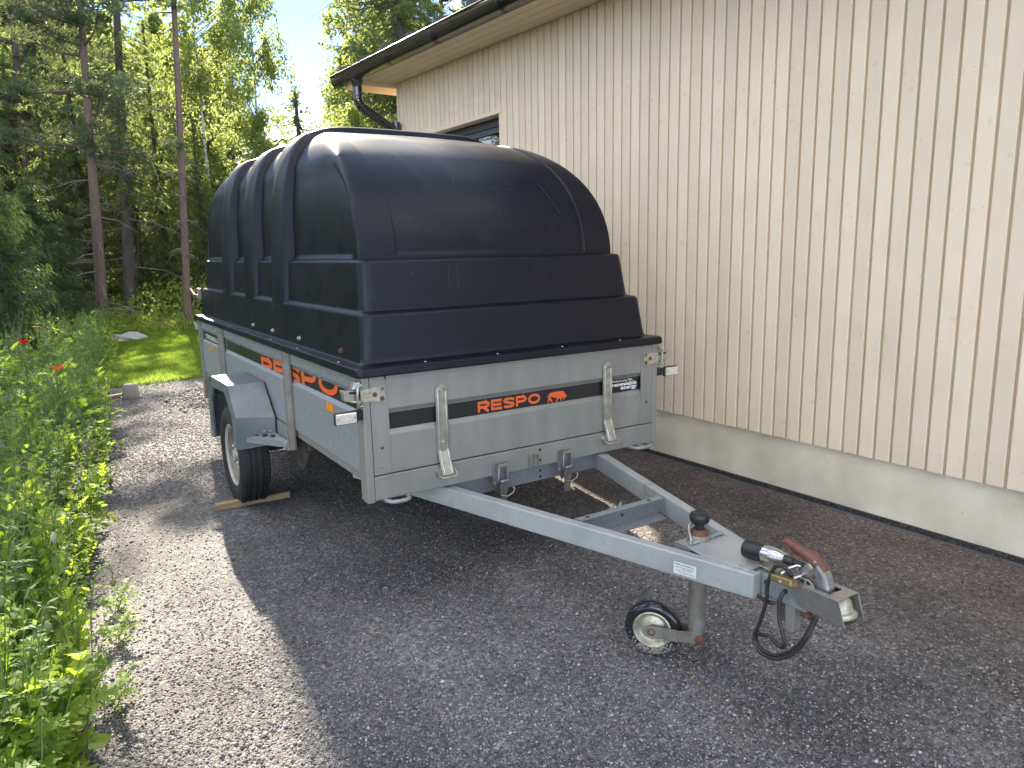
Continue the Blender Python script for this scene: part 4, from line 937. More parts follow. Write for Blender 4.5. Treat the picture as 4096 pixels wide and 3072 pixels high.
# ------------------------------------------------------------------ ground
def xb(y):
    Y = [-30, -.38, .157, 1.087, 3.556, 6.2, 7.7, 10.5, 13, 40]; Xs = [-1.02, -1.006, -.99, -.93, -.66, -.47, -.34, -.03, .2, .2]
    return float(np.interp(y, Y, Xs))
GR = D.materials.new('gravel'); GR.use_nodes = True; nt = GR.node_tree; Lk = nt.links.new; b = nt.nodes['Principled BSDF']; setp(b, Roughness=.85)
tc = N(nt, 'ShaderNodeTexCoord')
def vor(scale, feat='F1'):
    v = N(nt, 'ShaderNodeTexVoronoi'); v.feature = feat; v.inputs['Scale'].default_value = scale; Lk(tc.outputs['Object'], v.inputs['Vector']); return v
v1 = vor(88); v2 = vor(210)
rp = N(nt, 'ShaderNodeValToRGB'); cr = rp.color_ramp; cr.elements[0].position = 0; cr.elements[0].color = (.05, .052, .058, 1)
for p, c in ((.3, (.14, .141, .148)), (.55, (.215, .213, .217)), (.74, (.29, .28, .27)), (.86, (.26, .205, .18)), (.93, (.50, .49, .48))):
    e_ = cr.elements.new(p); e_.color = (*c, 1)
cr.elements[-1].position = 1.0; cr.elements[-1].color = (.50, .48, .46, 1)
sx = N(nt, 'ShaderNodeSeparateColor'); Lk(v1.outputs['Color'], sx.inputs[0]); Lk(sx.outputs[0], rp.inputs['Fac'])
rp2 = N(nt, 'ShaderNodeValToRGB'); rp2.color_ramp.elements[0].color = (.055, .056, .06, 1); rp2.color_ramp.elements[1].color = (.31, .305, .30, 1)
sx2 = N(nt, 'ShaderNodeSeparateColor'); Lk(v2.outputs['Color'], sx2.inputs[0]); Lk(sx2.outputs[0], rp2.inputs['Fac'])
mm = N(nt, 'ShaderNodeMix', data_type='RGBA'); mm.inputs['Factor'].default_value = .4; Lk(rp.outputs[0], mm.inputs['A']); Lk(rp2.outputs[0], mm.inputs['B'])
# damp dark and dusty pale patches (real stains on the yard)
nz = N(nt, 'ShaderNodeTexNoise'); nz.inputs['Scale'].default_value = 1.1; nz.inputs['Detail'].default_value = 7; Lk(tc.outputs['Object'], nz.inputs['Vector'])
pr = N(nt, 'ShaderNodeMapRange'); pr.inputs['From Min'].default_value = .35; pr.inputs['From Max'].default_value = .68; pr.inputs['To Min'].default_value = .62; pr.inputs['To Max'].default_value = 1.42; Lk(nz.outputs['Fac'], pr.inputs['Value'])
# brown finer grit towards the plinth
spx = N(nt, 'ShaderNodeSeparateXYZ'); Lk(tc.outputs['Object'], spx.inputs[0])
br_ = N(nt, 'ShaderNodeMapRange'); br_.inputs['From Min'].default_value = 1.0; br_.inputs['From Max'].default_value = 2.1; Lk(spx.outputs['X'], br_.inputs['Value'])
mb_ = N(nt, 'ShaderNodeMix', data_type='RGBA'); mb_.blend_type = 'MULTIPLY'; mb_.inputs['B'].default_value = (.84, .70, .60, 1); Lk(br_.outputs[0], mb_.inputs['Factor']); Lk(mm.outputs['Result'], mb_.inputs['A'])
tm = N(nt, 'ShaderNodeMapping'); tm.inputs['Scale'].default_value = (2.6, .32, 1); tm.inputs['Rotation'].default_value = (0, 0, .22); Lk(tc.outputs['Object'], tm.inputs['Vector'])
tn = N(nt, 'ShaderNodeTexNoise'); tn.inputs['Scale'].default_value = 1.0; tn.inputs['Detail'].default_value = 5; Lk(tm.outputs[0], tn.inputs['Vector'])
tr2 = N(nt, 'ShaderNodeMapRange'); tr2.inputs['From Min'].default_value = .38; tr2.inputs['From Max'].default_value = .64; tr2.inputs['To Min'].default_value = .84; tr2.inputs['To Max'].default_value = 1.28; Lk(tn.outputs['Fac'], tr2.inputs['Value'])
pm = N(nt, 'ShaderNodeMath', operation='MULTIPLY'); Lk(pr.outputs[0], pm.inputs[0]); Lk(tr2.outputs[0], pm.inputs[1])
hs = N(nt, 'ShaderNodeHueSaturation'); Lk(pm.outputs[0], hs.inputs['Value']); Lk(mb_.outputs['Result'], hs.inputs['Color']); Lk(hs.outputs[0], b.inputs['Base Color'])
de = vor(88, 'DISTANCE_TO_EDGE'); h1 = N(nt, 'ShaderNodeMapRange'); h1.inputs['From Max'].default_value = .25; Lk(de.outputs['Distance'], h1.inputs['Value'])
de2 = vor(210, 'DISTANCE_TO_EDGE'); h2 = N(nt, 'ShaderNodeMapRange'); h2.inputs['From Max'].default_value = .3; h2.inputs['To Max'].default_value = .4; Lk(de2.outputs['Distance'], h2.inputs['Value'])
ad = N(nt, 'ShaderNodeMath', operation='ADD'); Lk(h1.outputs[0], ad.inputs[0]); Lk(h2.outputs[0], ad.inputs[1])
a3 = N(nt, 'ShaderNodeMath', operation='ADD'); Lk(ad.outputs[0], a3.inputs[0]); Lk(sx.outputs[1], a3.inputs[1])
bp = N(nt, 'ShaderNodeBump'); bp.inputs['Strength'].default_value = 1.0; bp.inputs['Distance'].default_value = .008; Lk(a3.outputs[0], bp.inputs['Height']); Lk(bp.outputs[0], b.inputs['Normal'])
rng = np.random.default_rng(5)
def vnoise(x, y, s, seed=0):
    """cheap smooth value noise"""
    r = np.random.default_rng(seed); tab = r.random((64, 64)); x = np.asarray(x)*s; y = np.asarray(y)*s
    xi = np.floor(x).astype(int); yi = np.floor(y).astype(int); fx = x-xi; fy = y-yi; fx = fx*fx*(3-2*fx); fy = fy*fy*(3-2*fy)
    g = lambda a, b_: tab[a % 64, b_ % 64]
    return (g(xi, yi)*(1-fx)+g(xi+1, yi)*fx)*(1-fy)+(g(xi, yi+1)*(1-fx)+g(xi+1, yi+1)*fx)*fy
def gz(x, y): 
    return .010*(vnoise(x, y, 1.3, 1)-.5)+.006*(vnoise(x, y, 4.5, 2)-.5)-.0
def yard_edge(x): return 6.60+.04*math.sin(x*3)
# gravel yard
ysn = np.concatenate([np.linspace(-9, -3, 12), np.linspace(-2.9, 7.0, 220), np.linspace(7.2, 9, 5)])
V = []; F = []; nx_ = 90
for j, y in enumerate(ysn):
    for i in range(nx_):
        f = i/(nx_-1); x0 = xb(y)-.24; x = x0+(2.85-x0)*f; V.append((x, y, float(gz(x, y))))
F = [(j*nx_+i, j*nx_+i+1, (j+1)*nx_+i+1, (j+1)*nx_+i) for j in range(len(ysn)-1) for i in range(nx_-1)]
link('gravel_yard', mesh_from('gravel_yard', V, F, GR, 180), kind='structure')
SOIL = mat('forest_soil', (.035, .028, .018), .95, 0, (.06, .05, .025), 3, 8, bump=.8, bscale=20, bdist=.03)
BEDS = mat('bed_soil', (.028, .022, .016), .95, 0, (.05, .04, .03), 20, 8, bump=.8, bscale=60, bdist=.01)
LAWN = mat('lawn_turf', (.045, .095, .012), .9, 0, (.07, .14, .02), 2.2, 7, bump=.6, bscale=90, bdist=.02)
# wide forest ground falling away on the left
gx = np.concatenate([np.linspace(-400, -30, 8), np.linspace(-26, 40, 80), np.linspace(60, 400, 8)]); gy = np.concatenate([np.linspace(-60, -8, 6), np.linspace(-6, 60, 80), np.linspace(80, 600, 8)])
def fz_(x, y):
    z = -.045-1.5*float(smooth(1.7, 5.5, -x))-.028*max(0, y-14.5)*(1 if y < 60 else 60/ y)
    return z+(.10*(float(vnoise(x, y, .6, 7))-.5) if (y > 13.5 or x < -2.4) else 0)
V = [(x, y, fz_(x, y)) for y in gy for x in gx]; nx_ = len(gx)
F = [(j*nx_+i, j*nx_+i+1, (j+1)*nx_+i+1, (j+1)*nx_+i) for j in range(len(gy)-1) for i in range(nx_-1)]
link('forest_ground', mesh_from('forest_ground', V, F, SOIL, 180), kind='structure')
V = []; F = []; 
yy = np.linspace(-4, 13.6, 90); nx_ = 14
for y in yy:
    for i in range(nx_):
        x0_ = 7.3; f = i/(nx_-1); x1 = xb(y)-.09+.09*float(vnoise(x0_, y, 5.5, 33))+.05*float(vnoise(x0_, y, 17, 34)); x0 = -1.95+.0*y; x = x0+(x1-x0)*f
        V.append((x, y, .012+.03*math.sin(f*math.pi)+.02*(float(vnoise(x, y, 3, 3))-.5)-(.05 if i == nx_-1 else 0)-(.3 if i == 0 else 0)))
F = [(j*nx_+i, j*nx_+i+1, (j+1)*nx_+i+1, (j+1)*nx_+i) for j in range(len(yy)-1) for i in range(nx_-1)]
link('flower_bed_soil', mesh_from('flower_bed_soil', V, F, BEDS, 180), kind='structure')
V = []; F = []; yy = np.linspace(0, 1, 50); nx_ = 50
for f1 in yy:
    for i in range(nx_):
        f = i/(nx_-1); x = -.9+10*f; y = yard_edge(x)+f1*(13.9-yard_edge(x)); 
        V.append((x, y, .030-(.05 if f1 == 0 else 0)+.03*(float(vnoise(x, y, .8, 9))-.5)))
F = [(j*nx_+i, j*nx_+i+1, (j+1)*nx_+i+1, (j+1)*nx_+i) for j in range(len(yy)-1) for i in range(nx_-1)]
link('lawn', mesh_from('lawn', V, F, LAWN, 180), kind='structure')

# loose stones lying in the yard: joined, uncountable
def stones(n, xr, yr, smin, smax, seed, dens=None):
    r = np.random.default_rng(seed); x = r.uniform(*xr, n); y = r.uniform(*yr, n)
    keep = x > np.array([xb(q) for q in y])-.14
    if dens is not None: keep &= r.random(n) < dens(x, y)
    x, y = x[keep], y[keep]; n = len(x); s = r.uniform(smin, smax, n)*(1+.6*(r.random(n) > .93))
    base = np.array([(1, 0, 0), (0, 1, 0), (-1, 0, 0), (0, -1, 0), (.1, .1, .75), (0, 0, -.6)], float)
    fc = np.array([(0, 1, 4), (1, 2, 4), (2, 3, 4), (3, 0, 4), (1, 0, 5), (2, 1, 5), (3, 2, 5), (0, 3, 5)])
    P = base[None]*s[:, None, None]*r.uniform(.6, 1.15, (n, 6, 1)); a = r.uniform(0, 6.28, n); ca, sa = np.cos(a)[:, None], np.sin(a)[:, None]
    X = P[..., 0]*ca-P[..., 1]*sa+x[:, None]; Y = P[..., 0]*sa+P[..., 1]*ca+y[:, None]; Zs = P[..., 2]+(gz(x, y)+s*.22)[:, None]
    V = np.stack([X, Y, Zs], -1).reshape(-1, 3); F = (fc[None]+6*np.arange(n)[:, None, None]).reshape(-1, 3)
    return V, F
STM = D.materials.new('loose_stones'); STM.use_nodes = True; nt2 = STM.node_tree; b2 = nt2.nodes['Principled BSDF']; setp(b2, Roughness=.8)
gi = N(nt2, 'ShaderNodeNewGeometry'); r2_ = N(nt2, 'ShaderNodeValToRGB'); c2_ = r2_.color_ramp; c2_.elements[0].color = (.06, .062, .07, 1); c2_.elements[1].color = (.50, .48, .46, 1)
for p, c in ((.3, (.14, .14, .146)), (.6, (.23, .225, .222)), (.8, (.30, .28, .265)), (.88, (.27, .20, .175))): e_ = c2_.elements.new(p); e_.color = (*c, 1)
nt2.links.new(gi.outputs['Random Per Island'], r2_.inputs['Fac'])
tc2 = N(nt2, 'ShaderNodeTexCoord'); sp2 = N(nt2, 'ShaderNodeSeparateXYZ'); nt2.links.new(tc2.outputs['Object'], sp2.inputs[0])
br2 = N(nt2, 'ShaderNodeMapRange'); br2.inputs['From Min'].default_value = 1.0; br2.inputs['From Max'].default_value = 2.1; nt2.links.new(sp2.outputs['X'], br2.inputs['Value'])
mb2 = N(nt2, 'ShaderNodeMix', data_type='RGBA'); mb2.blend_type = 'MULTIPLY'; mb2.inputs['B'].default_value = (.84, .70, .60, 1); nt2.links.new(br2.outputs[0], mb2.inputs['Factor']); nt2.links.new(r2_.outputs[0], mb2.inputs['A'])
nt2.links.new(mb2.outputs['Result'], b2.inputs['Base Color'])
V1, F1 = stones(150000, (-1.1, 2.6), (-2.4, 2.2), .0032, .0066, 1, lambda x, y: np.clip(1.15-.35*np.hypot(x+.99, y+2.61)+.25, .15, 1)*np.where(x > 2.5, 0, 1))
V2, F2 = stones(26000, (-1.0, .4), (2.0, 6.5), .004, .008, 2)
# a low heap of coarser stones behind the wheel
V3, F3 = stones(2200, (-.15, .8), (4.6, 5.9), .008, .022, 3, lambda x, y: np.exp(-((x-.33)/.30)**2-((y-5.2)/.5)**2))
V3[:, 2] += .05*np.exp(-((V3[:, 0]-.33)/.3)**2-((V3[:, 1]-5.2)/.5)**2)
Vs = np.concatenate([V1, V2, V3]); Fs = np.concatenate([F1, F2+len(V1), F3+len(V1)+len(V2)])
link('loose_stones', mesh_from('loose_stones', Vs, Fs, STM), kind='stuff', label='fine grey and reddish crushed stones strewn over the gravel yard', cat='gravel')

# nail heads, two per board in rows
mb = MB(); q_s = .7515+PITCH_B*60
while q_s > -1.5:
    for z in (.43, .98, 1.58, 2.18, 2.74):
        if WS0-.06 < q_s < WS1+.06 and WZ0-.05 < z < WZ1+.05: continue
        for ds in (-.019, .021):
            zz = z+rb_.uniform(-.008, .008); c_ = (.0311, q_s+ds, zz); k_ = len(mb.v)
            mb.v += [(.0314, c_[1]+.0026*math.cos(a_*math.pi/3), zz+.0026*math.sin(a_*math.pi/3)) for a_ in range(6)]; mb.f.append(tuple(k_+a_ for a_ in range(6)))
    q_s -= PITCH_B
H_(mb, 'nail_heads', mat('painted_nail_head', (.42, .34, .26), .6), kind='stuff')
# fallen leaves and bits on the gravel
mb = MB()
for k_ in range(70):
    x_l = rb_.uniform(-.8, 2.4); y_l = rb_.uniform(-2.2, 4.5)
    if x_l < xb(y_l): continue
    a_ = rb_.uniform(0, 6.28); l_ = rb_.uniform(.006, .017); w_ = l_*.3; z_ = .012+float(gz(x_l, y_l))
    ca, sa = math.cos(a_), math.sin(a_)
    q4 = [(x_l-ca*l_, y_l-sa*l_, z_), (x_l-sa*w_, y_l+ca*w_, z_+.003), (x_l+ca*l_, y_l+sa*l_, z_+.002), (x_l+sa*w_, y_l-ca*w_, z_)]
    mb.add(q4, [(0, 1, 2, 3)])
mb.build('leaf_litter', mat('dry_leaf', (.30, .25, .10), .8, 0, (.18, .10, .05), 5, 2), None, kind='stuff', label='small dry leaves and bits scattered over the gravel yard', cat='leaf litter')

# wooden block under the wheel
WOOD = mat('raw_pine_wood', (.40, .28, .15), .7, 0, (.32, .215, .11), 8, 8, bump=.2, bscale=50, stretch=(1, 8, 8))
mb = MB(); a = Vector((-.292, 1.655, .020)); c = Vector((.128, 1.640, .021)); mb.bar(a, c, .045, .036)
mb.build('wood_block', WOOD, None, None, .002, label='short squared length of raw pine lying against the trailer wheel', cat='wood block')
mb = MB().bar((-.64, 5.93, .015), (-.36, 5.96, .02), .05, .03); mb.build('wood_offcut', WOOD, None, None, .002, label='weathered board offcut on the gravel edge beside the upturned pot', cat='board')
# upturned flower pot
pot = empty('flower_pot', (-.325, 5.80, 0), 'grey-brown plastic flower pot standing upside down at the edge of the gravel', 'flower pot')
POTM = mat('taupe_pot_plastic', (.20, .175, .145), .5, 0, (.24, .21, .175), 8, 5)
MB().lathe([(.0, .090), (.022, .094), (.022, .086), (.034, .085), (.145, .068), (.150, .064), (.150, 0)], (-.325, 5.80, .0), (.03, 0, 1), 40).build('pot_wall', POTM, pot, 40)
mb = MB()
for k in range(60):
    a = rb_.uniform(0, 6.28); q = rb_.uniform(0, .06); mb.lathe([(0, .008), (.006, .007), (.007, 0)], (-.320+q*math.cos(a), 5.80+q*math.sin(a), .149), (rb_.uniform(-.3, .3), .1, 1), 5)
mb.build('pot_grit', mat('pale_grit', (.5, .49, .44), .8), pot, kind='stuff')
# stone on the lawn edge
bm = bmesh.new(); bmesh.ops.create_icosphere(bm, subdivisions=4, radius=1)
for v in bm.verts:
    p = v.co; k = 1+.18*math.sin(p.x*3+1)*math.cos(p.y*4)+.12*math.sin(p.z*7+p.x*5)+.05*math.sin(p.x*17)*math.sin(p.y*15)
    v.co = Vector((p.x*.34*k, p.y*.18*k, p.z*.11*k))
me = D.meshes.new('garden_stone'); bm.to_mesh(me); bm.free(); me.materials.append(mat('grey_granite', (.25, .25, .24), .8, 0, (.36, .36, .34), 14, 8, bump=.6, bscale=20, bdist=.02))
me.polygons.foreach_set('use_smooth', [True]*len(me.polygons))
link('garden_stone', me, loc=(.20, 11.6, .05), rot=(0, .1, .35), label='low grey natural stone at the back of the flower bed beside the lawn', cat='stone')
# ------------------------------------------------------------------ trees
BARKR = mat('pine_bark_orange', (.15, .095, .075), .9, 0, (.095, .068, .06), 10, 8, bump=.7, bscale=26, bdist=.02, stretch=(1, 1, .3), col3=(.20, .17, .15), n3=5)
BARKG = mat('grey_bark', (.15, .12, .11), .9, 0, (.085, .065, .058), 12, 8, bump=.8, bscale=26, bdist=.02, stretch=(1, 1, .3))
BARKD = mat('dark_spruce_bark', (.075, .06, .052), .95, 0, (.045, .036, .032), 12, 8, bump=.8, bscale=26, bdist=.02, stretch=(1, 1, .4))
BARKB = mat('birch_bark', (.55, .53, .50), .7, 0, (.45, .43, .40), 4, 5, col3=(.05, .045, .04), n3=7, lo3=.56, hi3=.62, stretch=(1, 1, 2.5))
TWIG = mat('dry_twig', (.20, .165, .14), .9, 0, (.12, .10, .085), 10, 4)
L_PINE = leafmat('pine_needles', (.040, .068, .042), (.075, .105, .055), (.18, .22, .08), .34)
L_SPR = leafmat('spruce_needles', (.040, .062, .022), (.08, .105, .035), (.29, .36, .10), .45)
L_SPRY = leafmat('young_spruce_needles', (.020, .044, .018), (.045, .082, .03), (.14, .20, .05), .32)
L_BIR = leafmat('birch_leaves', (.085, .13, .030), (.13, .17, .045), (.40, .47, .13), .52)
L_BUSH = leafmat('bright_leaves', (.10, .15, .03), (.14, .19, .04), (.46, .56, .10), .5)

def tri_field(C, A, size, width, r, curl=.0):
    """triangles: C centres (n,3), A long-axis directions (n,3), lengths, widths"""
    n = len(C); A = A/np.maximum(1e-6, np.linalg.norm(A, axis=1, keepdims=True))
    R = r.normal(size=(n, 3)); B = np.cross(A, R); B /= np.maximum(1e-6, np.linalg.norm(B, axis=1, keepdims=True))
    s = np.asarray(size).reshape(-1, 1)*np.ones((n, 1)); w = np.asarray(width).reshape(-1, 1)*np.ones((n, 1))
    V = np.stack([C-A*s*.5+B*w*.5, C-A*s*.5-B*w*.5, C+A*s*.5], 1)
    return V.reshape(-1, 3)
def leaf_field(C, size, r, up=.4):
    """diamond leaves (two triangles) facing all ways"""
    n = len(C); A = r.normal(size=(n, 3)); A[:, 2] -= up; A /= np.linalg.norm(A, axis=1, keepdims=True)
    R = r.normal(size=(n, 3)); B = np.cross(A, R); B /= np.linalg.norm(B, axis=1, keepdims=True)
    s = np.asarray(size).reshape(-1, 1)*np.ones((n, 1))
    return np.stack([C-A*s*.55, C+B*s*.38, C+A*s*.55, C-B*s*.38], 1).reshape(-1, 3)
def tri_mesh(name, V, mt, k=3): return mesh_from(name, V, np.arange(len(V), dtype=np.int32).reshape(-1, k), mt)
def trunk_mb(h, r0, lean=(0, 0), n=10, seed=0, z0=-1.2, r1=.25):
    rr = random.Random(seed); pts = []; rs_ = []; N_ = 12
    for i in range(N_+1):
        f = i/N_; z = z0+(h-z0)*f; pts.append((lean[0]*z+.02*h*.12*math.sin(f*5+seed), lean[1]*z+.02*h*.12*math.cos(f*4+seed), z)); rs_.append(max(.008, r0*(1-f*(1-r1))*(1.25 if i == 0 else 1)))
    return MB().tube(pts, r0, n, rs=rs_)
def spruce_crown(h, R, z0, seed, step=.27, droop=.45, dens=1.0, nb=6, sl_=.20, sw=.05, gap=.0):
    r = np.random.default_rng(seed); Cs = []; As = []; br = MB(); z = z0
    while z < h-.15:
        f = (z-z0)/(h-z0); Lr = R*(1-f)**.75*(.35+.65*min(1, (f+.12)*5))
        for k in range(nb):
            if r.random() < gap: continue
            a = r.uniform(0, 6.283); ln = Lr*r.uniform(.6, 1.15)+.08; zz = z+r.uniform(-.12, .12)
            m_ = max(3, int(ln/.085*dens)); t = np.linspace(.12, 1, m_)
            rad_ = ln*t; dz = -droop*ln*t*(1-.55*t)+.10*ln*t*t+.12*ln*(1-f)*0
            x = rad_*math.cos(a); y = rad_*math.sin(a); zc = zz+dz
            P = np.stack([x, y, zc], -1)
            if ln > .5: br.tube([(0, 0, zz), tuple(P[m_//2]), tuple(P[-1])], .012, 3, cap=False, rs=[.010*Lr, .006*Lr, .003])
            side = np.array([-math.sin(a), math.cos(a), 0]); out = np.array([math.cos(a), math.sin(a), -.35])
            for rep in range(4):
                w = r.normal(0, 1, (m_, 1)); wd = .22*ln*(1-t*.72)[:, None]*w*.55
                C = P+side[None]*wd+np.array([0, 0, -1.0])[None]*np.abs(wd)*.45+r.normal(0, .025, (m_, 3))
                C[:, 2] -= r.uniform(0, .10, m_)*min(1., ln)
                A = out[None]*.7+side[None]*np.sign(w)*.7+r.normal(0, .35, (m_, 3)); A[:, 2] -= r.uniform(0, .9, m_)
                Cs.append(C); As.append(A)
        z += step*r.uniform(.8, 1.2)
    C = np.concatenate(Cs); A = np.concatenate(As)
    return tri_field(C, A, sl_*r.uniform(.6, 1.3, len(C)), sw*r.uniform(.6, 1.3, len(C)), r), br
def pine_crown(h, R, z0, seed, nb=34, cl=150, flat=.55, ns=.085):
    r = np.random.default_rng(seed); V = []; br = MB()
    for i in range(nb):
        f = r.uniform(0, 1)**.9; z = z0+(h-z0)*f; a = r.uniform(0, 6.283); ln = R*(1-.55*f)*r.uniform(.4, 1.05)
        e = np.array([math.cos(a)*ln, math.sin(a)*ln, z+ln*r.uniform(-.05, .4)])
        br.tube([(0, 0, z), (e[0]*.5, e[1]*.5, z+(e[2]-z)*.35-.05), tuple(e)], .02, 4, cap=False, rs=[.030, .018, .008])
        for c in range(int(3+ln*3)):
            t = r.uniform(.35, 1.08); o = r.normal(0, .22, 3)*np.array([1, 1, .5]); cc = np.array([e[0]*t, e[1]*t, z+(e[2]-z)*t])+o
            br.tube([(e[0]*t*.9, e[1]*t*.9, z+(e[2]-z)*t), tuple(cc)], .006, 3, cap=False)
            n = cl; d = r.normal(size=(n, 3)); d /= np.linalg.norm(d, axis=1, keepdims=True)
            rr = r.uniform(.3, 1, (n, 1))**.5*r.uniform(.15, .30); C = cc+d*rr*np.array([1, 1, flat]); A = d+np.array([0, 0, .5])
            V.append(tri_field(C, A, ns*r.uniform(.7, 1.3, n), ns*.34, r))
    return np.concatenate(V), br
def birch_crown(h, R, z0, seed, nb=70, leaves=26000, ls=.062, droop=.5):
    r = np.random.default_rng(seed); br = MB(); Cs = []
    per = leaves//nb
    for i in range(nb):
        f = r.uniform(0, 1); z = z0+(h-z0)*f; a = r.uniform(0, 6.283); prof = math.sin(math.pi*min(1, .12+f*.88))**.6 if f > .3 else .75+f*.6
        ln = R*prof*r.uniform(.45, 1.1)*(1 if f < .8 else (1-f)*4+.2)
        p0 = np.array([0, 0, z]); p1 = np.array([math.cos(a)*ln*.55, math.sin(a)*ln*.55, z+ln*.45]); p2 = np.array([math.cos(a)*ln, math.sin(a)*ln, z+ln*(.45-droop*.6)])
        br.tube([tuple(p0), tuple(p1), tuple(p2)], .015, 4, cap=False, rs=[.026*(1-f)+.008, .010, .004])
        for q in range(5):   # hanging twigs
            t = r.uniform(.3, 1); pt = (1-t)**2*p0+2*t*(1-t)*p1+t*t*p2; n = per//5
            tl = r.uniform(.2, .9)*(.4+R*.35); s = r.uniform(0, 1, n)[:, None]
            off = np.array([r.normal(0, .3), r.normal(0, .3), -1.0])*tl
            Cs.append(pt+off*s+r.normal(0, .10, (n, 3)))
    C = np.concatenate(Cs); return leaf_field(C, ls*r.uniform(.6, 1.3, len(C)), r), br
def dead_branches(z0, z1, n, seed, L0=.6, L1=1.6):
    r = random.Random(seed); mb = MB()
    for i in range(n):
        z = r.uniform(z0, z1); a = r.uniform(0, 6.283); l = r.uniform(L0, L1); d = Vector((math.cos(a), math.sin(a), 0))
        pts = [Vector((0, 0, z)), d*l*.5+Vector((0, 0, z-.05*l)), d*l+Vector((0, 0, z-.28*l))]
        mb.tube(pts, .01, 4, cap=False, rs=[.016, .010, .003])
        for k in range(5):
            t = r.uniform(.3, 1); b_ = d*l*t+Vector((0, 0, z-.2*l*t)); e = b_+Vector((r.uniform(-.3, .3), r.uniform(-.3, .3), r.uniform(-.25, .1)))
            mb.tube([b_, e], .005, 3, cap=False, rs=[.006, .002])
    return mb
LIB = {}
def tree(kind, x, y, z, rot=0, sc=1.0, label=None, cat='tree', group=None, name=None, lean=None):
    parts = LIB[kind]; nm = name or parts['name']
    o = D.objects.new(nm, None); COL.objects.link(o)
    lx, ly = lean if lean else (0, 0); cr_, sr_ = math.cos(rot), math.sin(rot)
    llx, lly = lx*cr_+ly*sr_, -lx*sr_+ly*cr_
    o.location = (x, y, z); o.rotation_euler = (-lly, llx, rot); o.scale = (sc, sc, sc) if not isinstance(sc, tuple) else sc
    o['label'] = label; o['category'] = cat
    if group: o['group'] = group
    for pn, me in parts['m']:
        c = D.objects.new(pn, me); COL.objects.link(c); c.parent = o
        if 'branches' in pn: c['kind'] = 'stuff'
    return o
def reg(kind, name, *ms): LIB[kind] = {'name': name, 'm': ms}
def stem(mb, name, mt): return mb.mesh(name, mt, 60)

# crowns, each built once
V, br = pine_crown(8.3, 2.3, 3.1, 21, nb=40, cl=120); tb_ = trunk_mb(8.2, .125, seed=1)
reg('pine_main', 'pine_tree', ('trunk', stem(tb_, 'trunk', BARKR)), ('branches', br.mesh('branches', BARKR)), ('crown', tri_mesh('crown', V, L_PINE)), ('dead_branches', dead_branches(.5, 3.6, 16, 3, .5, 1.2).mesh('dead_branches', TWIG)))
V, br = pine_crown(15, 1.7, 9.8, 22, nb=24, cl=110)
reg('pine_slim', 'pine_tree', ('trunk', stem(trunk_mb(14.9, .085, seed=2, r1=.10), 'trunk', BARKR)), ('branches', br.mesh('branches', BARKR)), ('crown', tri_mesh('crown', V, L_PINE)), ('dead_branches', dead_branches(1.5, 6.8, 22, 5, .2, .8).mesh('dead_branches', TWIG)))
V, br = pine_crown(13.5, 3.2, 2.6, 23, nb=66, cl=110, ns=.11)
reg('pine_far', 'pine_tree', ('trunk', stem(trunk_mb(13.3, .17, seed=3), 'trunk', BARKR)), ('branches', br.mesh('branches', BARKR)), ('crown', tri_mesh('crown', V, L_PINE)))
V, br = spruce_crown(11, 1.5, 2.9, 31, dens=.75, gap=.3, droop=.6)
reg('spruce_dark', 'spruce_tree', ('trunk', stem(trunk_mb(11, .15, seed=4), 'trunk', BARKD)), ('branches', br.mesh('branches', BARKD)), ('crown', tri_mesh('crown', V, L_SPR)), ('dead_branches', dead_branches(.3, 4.5, 20, 7, .6, 1.6).mesh('dead_branches', TWIG)))
V, br = spruce_crown(10.5, 1.9, .2, 32, dens=1.0, droop=.75, gap=.12)
reg('spruce_a', 'spruce_tree', ('trunk', stem(trunk_mb(10.4, .12, seed=5), 'trunk', BARKD)), ('branches', br.mesh('branches', BARKD)), ('crown', tri_mesh('crown', V, L_SPR)))
V, br = spruce_crown(8.0, 1.55, .1, 33, dens=1.1, droop=.7, gap=.1)
reg('spruce_b', 'spruce_tree', ('trunk', stem(trunk_mb(7.9, .10, seed=6), 'trunk', BARKD)), ('branches', br.mesh('branches', BARKD)), ('crown', tri_mesh('crown', V, L_SPR)))
V, br = spruce_crown(15.0, 3.0, .8, 34, dens=.95, droop=.45, step=.30, nb=7, sl_=.24, sw=.055, gap=.1)
reg('spruce_big', 'spruce_tree', ('trunk', stem(trunk_mb(15, .2, seed=7), 'trunk', BARKD)), ('branches', br.mesh('branches', BARKD)), ('crown', tri_mesh('crown', V, L_BIR if False else L_SPR)))
V, br = spruce_crown(3.3, 1.25, .0, 35, step=.13, dens=2.2, droop=.18, nb=8, sl_=.12, sw=.02, gap=.0)
reg('spruce_young', 'young_spruce', ('trunk', stem(trunk_mb(3.35, .04, seed=8, z0=-.8, r1=.1), 'trunk', BARKD)), ('branches', br.mesh('branches', BARKD)), ('crown', tri_mesh('crown', V, L_SPRY)))
V, br = birch_crown(10.8, 1.9, 1.6, 41, nb=80, leaves=17000, ls=.095)
reg('birch_a', 'birch_tree', ('trunk', stem(trunk_mb(10.8, .085, seed=9, r1=.1), 'trunk', BARKB)), ('branches', br.mesh('branches', BARKD)), ('crown', tri_mesh('crown', V, L_BIR, 4)))
V, br = birch_crown(6.2, 1.5, .5, 42, nb=60, leaves=13000, ls=.09)
reg('birch_b', 'birch_tree', ('trunk', stem(trunk_mb(6.2, .05, seed=10, r1=.1), 'trunk', BARKB)), ('branches', br.mesh('branches', BARKD)), ('crown', tri_mesh('crown', V, L_BIR, 4)))
V, br = birch_crown(13, 2.6, 1.0, 43, nb=90, leaves=17000, ls=.16)
